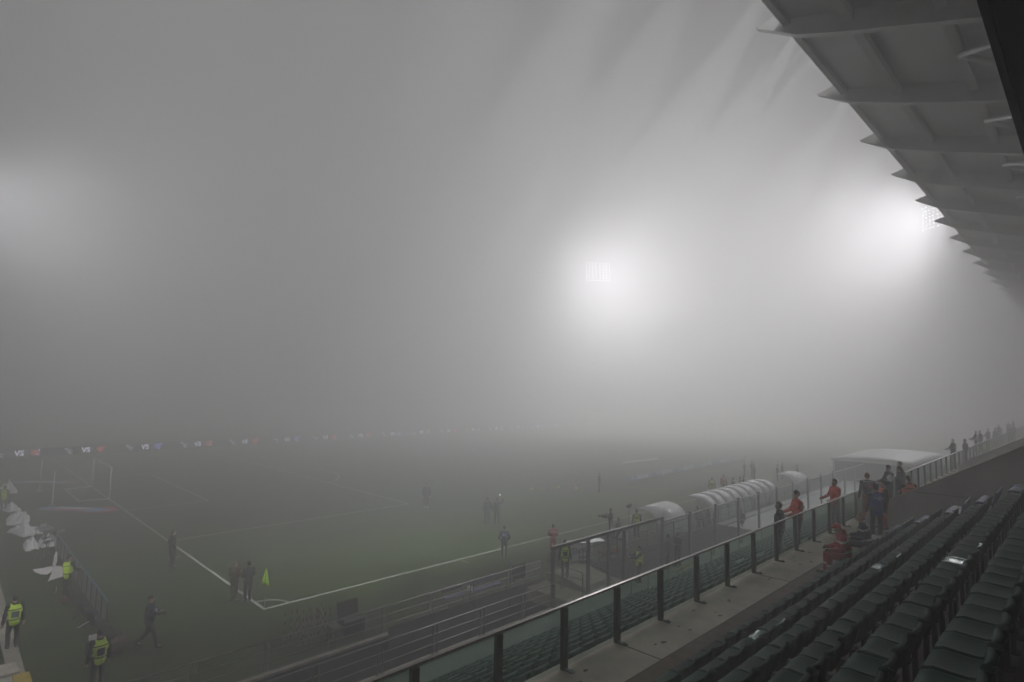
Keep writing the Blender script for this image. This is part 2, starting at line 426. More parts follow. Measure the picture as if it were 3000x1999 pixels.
for j in range(10):
    y = -10.5-.755*j; z = .383*j+.085
    for i in range(-16, 110):
        x = .4+.5*i+.06*j
        if 11.6 < x < 12.5 or 33.2 < x < 34.2: continue
        seats.append((x, y, z, 'g', 'l', j))
rs = random.Random(11); cand = []
for s in seats:
    if not visible((s[0], s[1]+.2, s[2]+.5)): continue
    d = (Vector(s[:3])-CAM).length; cand.append((d*(1.15 if s[4] == 'l' else 1.0) - (100 if s[3] == 'b' else 0), s))
cand.sort(key=lambda c: c[0])
indiv = [c[1] for c in cand[:300]]; rest = [c[1] for c in cand[300:]]
gname = 'plastic stadium seats in the grandstand'
for (x, y, z, c, blk, k) in indiv:
    v = c; r = rs.random()
    if blk == 'u' and c == 'g' and abs(x+.83) < .25 and k == 1: v = 'w'
    elif blk == 'u' and c == 'g' and k in (2, 4) and abs(x-(3.4 if k == 2 else 1.2)) < .25: v = 'w'
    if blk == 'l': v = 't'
    if blk == 'u':
        lab = {'g': 'dark green plastic seat in the %s row above the concrete walkway' % ORD[k],
               'b': 'dark blue plastic seat at the far end of the %s row above the walkway' % ORD[k],
               'w': 'lighter wet glossy green seat in the %s row above the walkway' % ORD[k]}[v]
    else:
        lab = 'teal green plastic seat behind the glass in the %s row below the walkway' % ORD[9-k]
    t = thing('stadium_seat', lab, 'seat', (x+rs.uniform(-.006,.006), y+rs.uniform(-.012,.012), z), rs.uniform(-.02,.02), gname)
    a = bpy.data.objects.new('shell', SHV[v]); COL.objects.link(a); a.parent = t; a.rotation_euler = (rs.uniform(-.02,.02), 0, 0)
    b = bpy.data.objects.new('bracket', BR); COL.objects.link(b); b.parent = t
def seat_mass():
    bm = bmesh.new(); pass
    for (x, y, z, *_r) in rest:
        me = SH; n = len(bm.verts)
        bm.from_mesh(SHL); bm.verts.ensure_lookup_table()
        for v in bm.verts[n:]: v.co += Vector((x, y, z))
        n = len(bm.verts); bm.from_mesh(BR); bm.verts.ensure_lookup_table()
        for v in bm.verts[n:]: v.co += Vector((x, y, z))
    me = bpy.data.meshes.new('seats_of_lower_block'); bm.to_mesh(me); bm.free(); me.materials.append(seat_green_lit)
    o = bpy.data.objects.new('seats_of_lower_block', me); COL.objects.link(o); tag(o, kind='stuff')
seat_mass()
# ------------------------------------------------------------------ glass balustrade along the walkway
def glass_mat(name, tint, haze_c=.06, gloss=.08):
    m = bpy.data.materials.new(name); m.use_nodes = True; t = m.node_tree; t.nodes.clear()
    o = t.nodes.new('ShaderNodeOutputMaterial'); tr = t.nodes.new('ShaderNodeBsdfTransparent'); tr.inputs[0].default_value = (*tint,1)
    gl = t.nodes.new('ShaderNodeBsdfGlossy'); gl.inputs['Roughness'].default_value = .16; gl.inputs[0].default_value = (.7,.72,.72,1)
    df = t.nodes.new('ShaderNodeBsdfDiffuse'); df.inputs[0].default_value = (.25,.30,.27,1)
    n = t.nodes.new('ShaderNodeTexNoise'); n.inputs['Scale'].default_value = 2.5; n.inputs['Detail'].default_value = 5
    tc = t.nodes.new('ShaderNodeTexCoord'); t.links.new(tc.outputs['Object'], n.inputs['Vector'])
    mr = t.nodes.new('ShaderNodeMapRange'); mr.inputs['To Min'].default_value = haze_c*.5; mr.inputs['To Max'].default_value = haze_c*1.6
    t.links.new(n.outputs['Fac'], mr.inputs['Value'])
    m1 = t.nodes.new('ShaderNodeMixShader'); t.links.new(mr.outputs[0], m1.inputs[0]); t.links.new(tr.outputs[0], m1.inputs[1]); t.links.new(df.outputs[0], m1.inputs[2])
    m2 = t.nodes.new('ShaderNodeMixShader'); lw = t.nodes.new('ShaderNodeLayerWeight'); lw.inputs[0].default_value = .5
    pw = t.nodes.new('ShaderNodeMath'); pw.operation = 'POWER'; pw.inputs[1].default_value = 5; t.links.new(lw.outputs['Facing'], pw.inputs[0])
    fr = t.nodes.new('ShaderNodeMath'); fr.operation = 'MULTIPLY_ADD'; fr.inputs[1].default_value = .5; fr.inputs[2].default_value = .02; t.links.new(pw.outputs[0], fr.inputs[0])
    t.links.new(fr.outputs[0], m2.inputs[0]); t.links.new(m1.outputs[0], m2.inputs[1]); t.links.new(gl.outputs[0], m2.inputs[2])
    t.links.new(m2.outputs[0], o.inputs[0]); return m
glass_g = glass_mat('balustrade_glass', (.87,.95,.91), .03)
glass_c = glass_mat('barrier_glass', (.91,.94,.93), .025)
post_m = mat('dark_steel_post', (.045,.042,.038), .5, .3, .25, 6)
rail_m = mat('brushed_rail', (.20,.18,.16), .32, .8, .2, 10)
def balustrade():
    t = thing('glass_balustrade', 'long glass balustrade with dark posts along the concrete walkway', 'balustrade', (0,-17.62,4.38))
    xs = [-3.72+1.517*i for i in range(-8, 60)]
    pr = None
    for i, x in enumerate(xs):
        if pr is None:
            mb = MB(); mb.box(-.055,.055,-.03,.03,-.25,1.0).box(-.058,.058,-.045,-.031,.0,.98)
            pr = mb.build('post', post_m, t); pr.location = (x,0,0)
            ft = MB().box(-.035,.035,-.22,-.046,.002,.03).tube([(0,-.17,.03),(0,-.17,.05)], .025, 8).build('foot_bracket', post_m, pr)
            p = pr
        else:
            p = pr.copy(); COL.objects.link(p); p.parent = t; p.location = (x,0,0)
            f = ft.copy(); COL.objects.link(f); f.parent = p
    MB().box(xs[0], xs[-1], -.026, .026, 1.003, 1.035).build('top_rail', rail_m, t)
    gp = None
    for a in xs[:-1]:
        if gp is None:
            gp = MB().box(.06, 1.457, -.005, .005, .04, .995).build('glass_pane', glass_g, t); g = gp
        else:
            g = gp.copy(); COL.objects.link(g); g.parent = t
        g.location = (a,0,0)
balustrade()
# ------------------------------------------------------------------ railings along the moat
steel_r = mat('railing_steel', (.20,.20,.195), .38, .7, .25, 8)
kerb_m = mat('kerb_concrete', (.30,.27,.22), .85, 0, .3, 2.5, .2, 14)
def railing(name, label, p0, p1, h=.95, nr=3, step=2.13, r=.025, double=True, z=0, off=0.0):
    p0, p1 = Vector((*p0, z)), Vector((*p1, z)); d = p1-p0; L = d.length; d.normalize()
    t = thing(name, label, 'railing', p0)
    for k in range(nr):
        zz = h*(k+1)/nr if nr > 1 else h
        MB().tube([(0,0,zz), tuple(d*L+Vector((0,0,zz)))], r if k == nr-1 else r*.7, 8).build('rail', steel_r, t)
    s = off
    while s <= L+.01:
        mb = MB(); sid = d.cross(Vector((0,0,1)))
        for q in ((-.09,.09) if double else (0,)):
            c = d*min(max(s+q, 0), L); mb.obox(c+Vector((0,0,h/2-.02)), d*.01, sid*.03, Vector((0,0,h/2-.02)))
            mb.obox(c+Vector((0,0,.008)), d*.05, sid*.05, Vector((0,0,.008)))
        mb.build('post', steel_r, t); s += step
    return t
railing('moat_railing', 'grey three-bar railing on the pitch side of the moat', (-12.7,-5.24), (10.72,-5.24), off=.07)
railing('moat_railing', 'grey three-bar railing between the moat and the lower concourse', (-10.4,-7.98), (8.62,-7.98), off=.16, z=.10)
railing('platform_railing', 'short railing turning across the left side of the players platform', (10.8,-5.35), (10.8,-7.75), step=1.2, double=False, z=.02, r=.022)
railing('platform_railing', 'short railing across the right side of the players platform', (13.6,-5.35), (13.6,-7.75), step=1.2, double=False, z=.02, r=.022)
railing('pitch_side_railing', 'low railing in front of the curved dugouts', (14.0,-5.24), (62,-5.24), h=.9, nr=2, step=3.0, double=False)
o = MB().box(-90, 2.35, -5.50, -5.305, -.05, .03).build('moat_kerb', kerb_m); tag(o, 'pale concrete kerb under the pitch side railing', 'kerb')
o = MB().box(-90, 8.55, -8.22, -7.905, -.2, .10).build('moat_kerb', kerb_m); tag(o, 'pale concrete kerb under the concourse side railing', 'kerb')
o = MB().box(8.8, 70, -8.06, -7.905, -.2, .06).build('barrier_kerb', mat('grey_kerb', (.20,.19,.17), .85, 0, .3, 2, .2)); tag(o, 'grey concrete kerb under the tall glass barrier', 'kerb')
def moat_panel():
    t = thing('moat_screen', 'grey sheet panels hung below the pitch side railing', 'panel', (0,-5.335,0))
    pm = mat('grey_panel', (.10,.10,.10), .6, .1, .15, 1.2)
    for i in range(4): MB().box(2.42+2.08*i, 2.42+2.08*i+2.06, -.012, .012, -.62, .20).build('panel_sheet', pm, t)
moat_panel()
# tall glass barrier at the players platform
def tall_barrier():
    t = thing('tall_glass_barrier', 'tall glass safety barrier with grey posts at the players platform', 'barrier', (0,-7.84,0))
    bm2 = mat('barrier_post', (.115,.12,.12), .5, .3, .2, 5); dk = mat('dark_top_rail', (.035,.03,.028), .55, .2, .2, 4)
    px = [8.70,11.06,12.6,13.85,17.3]+[20.2+3.1*i for i in range(12)]
    for x in px: MB().box(x-.07,x+.07,-.06,.06,-.3,2.36).box(x-.10,x-.071,-.03,.03,.0,2.3).build('post', bm2, t)
    MB().box(8.63,17.37,-.07,.07,2.365,2.50).build('top_rail', dk, t)
    MB().box(17.38,px[-1]+.05,-.04,.04,2.2,2.25).build('top_rail', rail_m, t)
    MB().tube([(13.95,0,.95),(px[-1],0,.95)], .028, 8).build('middle_rail', rail_m, t)
    for a, b in zip(px[:-1], px[1:]): MB().box(a+.08,b-.11,-.008,.008,.08,2.355 if b < 18 else 2.19).build('glass_pane', glass_c, t)
tall_barrier()
def platform():
    t = thing('players_platform', 'concrete platform bridging the moat behind the tall glass barrier', 'platform', (0,0,0))
    pc = mat('yellowish_concrete', (.27,.25,.17), .85, 0, .35, 1.6, .2, 12)
    MB().box(9.75,13.9,-7.775,-5.305,-.55,-.004).build('slab', pc, t)
    MB().prism([(-5.33,-.001),(-5.33,.34),(-6.05,.46),(-7.5,.2),(-7.72,-.001)], 'x', 11.1, 13.3).build('ramp', pc, t)
platform()
o = MB().box(28.6,58,-7.775,-5.31,-.06,.0).build('moat_cover', mat('white_cover', (.78,.79,.80), .55, 0, .06, 1.2)); tag(o, 'long pale flat cover over the moat beyond the platform', 'cover')
def hoop_rail():
    t = thing('handrail', 'long handrail with hanging hoops in front of the lower seats', 'handrail', (0,-9.75,0))
    MB().tube([(10.2,0,1.02),(50,0,1.02)], .035, 8).build('rail', rail_m, t)
    x = 12.9
    for x in (11.6,12.9,14.6,15.87,18.82,22.1,25.2,28.3,31.4,34.5,40):
        MB().tube([(x,0,0),(x,0,1.0)], .022, 8).build('post', steel_r, t)
    for x in (19.0,22.4):
        MB().tube([(x-.16,0,1.0),(x-.15,0,.82),(x-.08,0,.68),(x,0,.64),(x+.08,0,.68),(x+.15,0,.82),(x+.16,0,1.0)], .03, 8).build('hoop', steel_r, t)
hoop_rail()
def tunnel():
    t = thing('tunnel_canopy', 'flat white canopy roof over the far players tunnel', 'canopy', (57.3,-11.4,0))
    wm = mat('white_canopy', (.45,.455,.46), .5, 0, .06, 1); dkm = mat('dark_canopy_wall', (.06,.06,.06), .7, 0, .2, 1)
    g = [[(u, v, 2.2+.25*math.sin(math.pi*v/7.4)) for v in [7.4*i/8 for i in range(9)]] for u in [15*i/6 for i in range(7)]]
    o = MB().sheet(g).build('roof_skin', wm, t); s = o.modifiers.new('s', 'SOLIDIFY'); s.thickness = .16
    MB().box(.3,.4,.3,7.1,0,2.0).box(.41,14.7,.3,.4,0,2.0).build('side_wall', dkm, t)
    for x, y in ((.25,.2),(.25,7.2),(14.8,.2),(14.8,7.2)): MB().tube([(x,y,0),(x,y,2.05)], .06, 8).build('post', steel_r, t)
tunnel()
# ------------------------------------------------------------------ dugouts
def clear_plastic(name):
    m = bpy.data.materials.new(name); m.use_nodes = True; t = m.node_tree; b = t.nodes['Principled BSDF']
    b.inputs['Base Color'].default_value = (.80,.82,.84,1); b.inputs['Roughness'].default_value = .20; b.inputs['Alpha'].default_value = .62
    n = t.nodes.new('ShaderNodeTexNoise'); n.inputs['Scale'].default_value = .8; tc = t.nodes.new('ShaderNodeTexCoord'); t.links.new(tc.outputs['Object'], n.inputs['Vector'])
    mr = t.nodes.new('ShaderNodeMapRange'); mr.inputs['To Min'].default_value = .93; mr.inputs['To Max'].default_value = 1.0; t.links.new(n.outputs['Fac'], mr.inputs['Value']); t.links.new(mr.outputs[0], b.inputs['Alpha'])
    return m
dug_m = clear_plastic('dugout_polycarbonate')
def dugout(x0, x1, nseg, label):
    t = thing('dugout', label, 'dugout', (x0, 0, 0), 0, 'curved clear dugouts beside the pitch')
    prof = [(-3.45,1.70),(-3.8,1.71),(-4.1,1.69),(-4.36,1.64),(-4.58,1.54),(-4.78,1.40),(-4.95,1.2),(-5.06,.98),(-5.14,.72),(-5.18,.4),(-5.195,.03)]
    W_ = x1-x0; w = W_/nseg
    for i in range(nseg):
        g = [[(i*w+.006, y, z) for y, z in prof], [((i+1)*w-.006, y, z) for y, z in prof]]
        o = MB().sheet(g).build('roof_panel', dug_m, t); s = o.modifiers.new('s', 'SOLIDIFY'); s.thickness = .012
    for i in range(nseg+1):
        MB().tube([(i*w, y-.02, z-.03) for y, z in prof], .012, 6).build('rib', steel_r, t)
    MB().tube([(0,-3.44,1.69),(W_,-3.44,1.69)], .03, 8).build('front_lip', rail_m, t)
    n = max(3, int(W_/.62))
    bs = MB()
    for i in range(n):
        x = .3+(W_-.6)*i/max(1, n-1); bs.box(x-.2,x+.2,-4.85,-4.45,.35,.42).box(x-.2,x+.2,-4.93,-4.86,.42,.95)
    bs.build('bench_seats', mat('dugout_bench', (.06,.065,.08), .5, 0, .2, 3), t)
    for x in (.06, W_-.06):
        o = MB().prism([(y+.04 if y < -5 else y, z-.05) for y, z in prof[2:]]+[(-4.1,.03)], 'x', x-.006, x+.006).build('end_panel', glass_c, t)
    return t
dugout(21.5, 24.95, 1, 'short curved clear plastic dugout nearest the glass barrier')
dugout(28.0, 39.9, 9, 'long curved clear plastic dugout with a shining highlight along it')
dugout(44.0, 47.4, 1, 'short curved dugout beyond the long one and half lost in fog')
# ------------------------------------------------------------------ goal, poles, flag, boards
white_p = mat('white_paint', (.72,.73,.72), .4, 0, .06, 4)
def goal():
    t = thing('goal', 'white football goal with its net frame behind the left goal line', 'goal', (0,34,0))
    for s in (-3.66, 3.66): MB().tube([(0,s,0),(0,s,2.44)], .06, 12).build('post', white_p, t)
    MB().tube([(0,-3.66,2.44),(0,3.66,2.44)], .06, 12).build('crossbar', white_p, t)
    fr = MB().tube([(-.05,-3.66,.04),(-1.9,-3.34,.04),(-1.9,3.34,.04),(-.05,3.66,.04)], .035, 8).build('net_frame', white_p, t)
    nm = mat('net_string', (.55,.56,.55), .8, 0, .1, 5); nb = MB()
    top = lambda y: Vector((-.02, y, 2.42)); 
    for i in range(31):
        y = -3.6+7.2*i/30; nb.tube([(-.03,y,2.42),(-.9,y*.97,1.9),(-1.88,y*.92,.06)], .0035, 3, cap=False)
    for j in range(1, 11):
        u = j/11; x = -.03-1.85*u; z = 2.42-2.36*(u**1.25); nb.tube([(x,-3.6*(1-.08*u),z),(x,3.6*(1-.08*u),z)], .0035, 3, cap=False)
    for s in (-1, 1):
        for j in range(1, 12):
            z = 2.42*j/12; xx = -1.88*(1-(z/2.42)**.8); nb.tube([(-.03,s*3.62,z),(xx,s*3.4,z)], .0035, 3, cap=False)
    nb.build('net', nm, t)
goal()
for y, lab in ((30.2,'thin white net pole behind the near goalpost'), (37.85,'thin white net pole behind the far goalpost')):
    t = thing('net_pole', lab, 'pole', (-3.52, y, 0), 0, 'net poles behind the goal')
    MB().tube([(0,0,0),(0,0,2.45)], .04, 8).build('pole_tube', white_p, t); MB().box(-.2,.2,-.2,.2,0,.05).build('base', steel_r, t)
def corner_flag():
    t = thing('corner_flag', 'bright yellow-green corner flag on a thin pole', 'flag', (0,0,0))
    MB().tube([(0,0,0),(0,0,1.62)], .014, 8).build('pole', mat('flag_pole', (.30,.28,.08), .5, 0, .1, 4), t)
    fm = mat('fluorescent_cloth', (.60,.95,.08), .7, 0, .08, 6, emit=None)
    g = []
    for i in range(9):
        u = i/8; z0, z1 = 1.62-.02*u, 1.60-.0*u; row = []
        for j in range(6):
            v = j/5; ztop = 1.62; z = ztop-v*.66; wdt = (.02+.34*v)*1.0
            row.append((-.10*v+u*wdt-.08*v, -.07*math.sin(u*5+v*3)*v*.6, z-.05*u*v))
        g.append(row)
    o = MB().sheet(g).build('flag_cloth', fm, t); s = o.modifiers.new('s','SOLIDIFY'); s.thickness = .004
    t.rotation_euler = (0,0,-.78)
corner_flag()
# LED perimeter board on the far side
def led_board():
    t = thing('led_board', 'long LED perimeter board showing VS and team emblems on the far touchline', 'advertising board', (-22,66,0))
    L = 150
    MB().box(0,L,0,.12,.05,1.0).build('board_body', mat('led_black', (.012,.012,.016), .4, 0, .2, 1), t)
    ew = mat('led_white', (.8,.8,1), .5, 0, 0, emit=(.80,.80,1.0,2.6)); er = mat('led_red', (.8,.1,.08), .5, 0, 0, emit=(1.0,.16,.13,.75)); eb = mat('led_blue', (.3,.3,.9), .5, 0, 0, emit=(.34,.32,.95,1.5)); ewd = mat('led_white_dim', (.7,.7,.8), .5, 0, 0, emit=(.75,.8,.9,1.5))
    y = -.012
    def bars(name, m, lst):
        mb = MB()
        for (x0, z0, x1, z1, h) in lst:
            c = Vector(((x0+x1)/2, y, (z0+z1)/2)); d = Vector((x1-x0,0,z1-z0)); l = d.length/2; d.normalize(); n = Vector((-d.z,0,d.x))
            mb.obox(c, d*l, Vector((0,.004,0)), n*h)
        return mb.build(name, m, t)
    per = 6.45; k0 = 0
    for k in range(20):
        x = 19.0+per*(k-2)+.2
        if x < .5 or x > L-4: continue
        text_mesh('vs_text', 'VS', .82, ew, t, .004, .022, basis((x, y, .52), (1,0,0), (0,0,1)))
        bars('home_emblem', ewd, [(x-2.15,.86,x-1.75,.86,.03),(x-2.2,.74,x-1.9,.74,.03),(x-2.05,.64,x-1.55,.60,.03),(x-1.9,.5,x-1.3,.54,.03),(x-1.8,.34,x-1.45,.36,.04),(x-1.7,.22,x-1.4,.2,.03),(x-2.1,.80,x-1.9,.66,.025),(x-1.75,.3,x-1.5,.2,.025)])
        e = (k+2) % 3; xc = x+1.55
        if e == 0:
            bars('away_emblem', eb, [(xc-.5,.75,xc+.55,.8,.06),(xc-.35,.58,xc+.3,.62,.07),(xc-.5,.44,xc+.1,.46,.05),(xc-.2,.3,xc+.35,.36,.07),(xc-.05,.16,xc+.25,.18,.05),(xc+.1,.9,xc+.4,.88,.04)])
        elif e == 1:
            bars('away_emblem', er, [(xc-.45,.55,xc-.1,.55,.28),(xc-.05,.55,xc+.35,.55,.08),(xc+.12,.2,xc+.12,.9,.07)])
            bars('emblem_cross', ew, [(xc+.0,.78,xc+.0,.66,.05),(xc+.28,.92,xc+.28,.7,.05),(xc+.0,.42,xc+.0,.2,.05),(xc+.26,.4,xc+.26,.24,.05)])
        else:
            bars('away_emblem', er, [(xc-.5,.72,xc+.5,.8,.10),(xc-.42,.55,xc+.35,.55,.12),(xc-.3,.36,xc+.2,.36,.1),(xc-.1,.2,xc+.1,.2,.05)])
    for i in range(30): MB().box(i*5+.1,i*5+.2,.13,.5,0,.9).build('strut', steel_r, t)
led_board()
# league board standing on the pitch
def league_board():
    t = thing('league_board', 'long low grey-blue board lettered SERIE A TIM standing on the pitch', 'advertising board', (38.6,8.85,0))
    yaw = math.atan2(1.0, 29); t.rotation_euler = (0,0,yaw)
    gb = mat('board_grey_blue', (.20,.23,.36), .6, 0, .15, .6); lt = mat('board_light', (.38,.41,.50), .6, 0, .1, .6); wt = mat('board_lettering', (.85,.86,.88), .6, 0, .03, 3)
    MB().box(0,30,0,.05,.02,.52).build('board_panel', gb, t)
    for i in range(6):
        x = .3+4.95*i
        MB().box(x+1.55,x+4.2,-.012,-.001,.04,.50).build('light_field', lt, t)
        text_mesh('tim_text', 'TIM', .26, wt, t, .003, .008, basis((x+.85,-.02,.27), (1,0,0), (0,0,1)))
        text_mesh('league_text', 'SERIE A TIM', .40, wt, t, .003, .012, basis((x+2.85,-.02,.27), (1,0,0), (0,0,1)))
league_board()
o = MB().box(0,7.4,0,.06,.0,.28).box(0,7.4,.06,.3,.0,.03).build('low_board', mat('white_board', (.78,.78,.76), .6, 0, .08, 1)); o.location = (50.2,17.1,0); o.rotation_euler = (0,0,-.05)
tag(o, 'low white board lying on the pitch beyond the league board', 'board')
# printed mats beside the goal
def printed_mat(x, y, rz, label, sc=1.0):
    t = thing('printed_mat', label, 'mat', (x,y,0), rz, 'flat printed mats beside the goal')
    bl = mat('mat_blue', (.10,.20,.42), .7, 0, .2, 2); wh = mat('mat_white', (.62,.62,.62), .7, 0, .1, 2); rd = mat('mat_red', (.42,.05,.05), .7, 0, .2, 2); lb = mat('mat_light_blue', (.16,.32,.55), .7, 0, .2, 2)
    def poly(name, pts, z, m):
        mb = MB(); mb.prism([(px*sc, py*sc) for px, py in pts], 'z', .001, z); return mb.build(name, m, t)
    poly('base_sheet', [(-3.2,.0),(-2.9,.55),(-2.0,.85),(2.0,.75),(2.2,-.75),(-2.0,-.7),(-2.9,-.5)], .008, bl)
    poly('white_bar', [(-1.9,.1),(1.2,.12),(1.2,.62),(-1.9,.66)], .012, wh)
    poly('red_stripe', [(-1.9,-.55),(1.2,-.55),(1.2,-.02),(-1.9,.0)], .0125, rd)
    poly('red_arrow', [(1.6,1.35),(2.9,.95),(3.9,-.1),(2.9,-1.0),(1.4,-1.3),(1.9,-.77),(2.21,-.76),(2.01,.76),(1.8,.78)], .010, rd)
    poly('blue_head', [(1.5,.5),(2.6,.45),(3.1,.0),(2.6,-.5),(1.5,-.5)], .016, lb)
printed_mat(-2.5, 27.6, -.86, 'flat blue and red printed mat on the grass left of the near goalpost', .86)
printed_mat(-2.9, 43.3, -.7, 'faint flat printed mat on the grass beyond the far goalpost', .8)
# balls
bm1 = mat('ball_yellow', (.75,.62,.08), .5, 0, .1, 9); bm2_ = mat('ball_orange', (.72,.30,.06), .5, 0, .1, 9)
for (x, y, m, lab) in ((28.2,11.8,bm1,'yellow football farthest left in the line of footballs'),(28.85,11.0,bm2_,'orange football next to the leftmost yellow one'),(30.9,10.95,bm1,'yellow football alone in the middle of the line'),(32.8,10.8,bm2_,'orange football farthest from the camera in the line'),(31.6,9.45,bm1,'yellow football closest to the league board')):
    o = MB().ball((0,0,.115), .115, seg=16).build('football', m); o.location = (x,y,0); tag(o, lab, 'ball', 'footballs lying on the pitch')
# barrier panels behind the goal line photographers
def panel_fence():
    t = thing('panel_fence', 'grey board fence with a thin blue top rail behind the goal line', 'fence', (-4.95,2.0,0))
    pm = mat('fence_board', (.22,.215,.21), .7, 0, .2, 1.5); bl = mat('blue_tube', (.10,.20,.30), .5, .2, .1, 4)
    n = 13
    for i in range(n):
        MB().box(-.012,.012,i*1.05+.02,i*1.05+1.03,.06,.90).build('board', pm, t)
        MB().box(-.05,-.014,i*1.05-.03,i*1.05+.03,0,.93).build('post', post_m, t)
    MB().tube([(0,0,.94),(0,n*1.05,.94)], .022, 8).build('top_rail', bl, t)
panel_fence()
o = MB().box(-7.85,-7.45,-5.0,60,0,.07).build('stand_kerb', kerb_m); tag(o, 'pale concrete kerb along the foot of the left stand', 'kerb')
# ------------------------------------------------------------------ people
skin_m = mat('skin', (.42,.27,.20), .6, 0, .06, 12); eye_m = mat('eye_dark', (.03,.025,.02), .4, 0, 0)
def cloth(name, c, rough=.85): return mat('cloth_'+name, c, rough, 0, .22, 9, .35, 30)
def capsules(caps, vox, mats_, name, smooth=3, assign=None, disp=0.0, seed=0):
    """union of tapered capsules -> one continuous remeshed surface"""
    bm = bmesh.new()
    for (a, b, ra, rb) in caps:
        a, b = Vector(a), Vector(b); d = b-a; L = d.length
        n = 10; rings = []
        if L < 1e-5: d = Vector((0,0,1))
        else: d = d/L
        q = d.to_track_quat('Z', 'Y')
        prof = []
        for k in range(5): t = math.pi/2*(k/4); prof.append((ra*math.sin(t), -ra*math.cos(t)))
        for k in range(5): t = math.pi/2*(k/4); prof.append((rb*math.cos(t), L+rb*math.sin(t)))
        vs = []
        for (r, z) in prof:
            if r < 1e-6: vs.append([bm.verts.new(a+q@Vector((0,0,z)))])
            else: vs.append([bm.verts.new(a+q@Vector((r*math.cos(2*math.pi*i/n), r*math.sin(2*math.pi*i/n), z))) for i in range(n)])
        for i in range(len(vs)-1):
            A, B = vs[i], vs[i+1]
            for k in range(n):
                if len(A) == 1 and len(B) == 1: continue
                if len(A) == 1: bm.faces.new((A[0], B[(k+1)%n], B[k]))
                elif len(B) == 1: bm.faces.new((A[k], A[(k+1)%n], B[0]))
                else: bm.faces.new((A[k], A[(k+1)%n], B[(k+1)%n], B[k]))
    bmesh.ops.recalc_face_normals(bm, faces=bm.faces)
    me = bpy.data.meshes.new('tmp'); bm.to_mesh(me); bm.free()
    o = bpy.data.objects.new('tmp', me); COL.objects.link(o)
    m = o.modifiers.new('r', 'REMESH'); m.mode = 'VOXEL'; m.voxel_size = vox
    if smooth:
        sm = o.modifiers.new('s', 'SMOOTH'); sm.factor = .5; sm.iterations = smooth
    dg = bpy.context.evaluated_depsgraph_get(); dg.update()
    r = bpy.data.meshes.new_from_object(o.evaluated_get(dg)); r.name = name
    bpy.data.objects.remove(o); bpy.data.meshes.remove(me)
    r.materials.clear()
    for x in mats_: r.materials.append(x)
    if disp:
        from mathutils import noise
        for v in r.vertices:
            k = noise.noise(v.co*9+Vector((seed*3.1,0,0)))+.6*noise.noise(Vector((v.co.x*22, v.co.y*22, v.co.z*11+seed)))
            v.co += v.normal*disp*k
    for p in r.polygons:
        p.use_smooth = True
        p.material_index = assign(p.center, p.normal) if assign else 0
    return r
def lerp(a, b, t): return Vector(a).lerp(Vector(b), t)
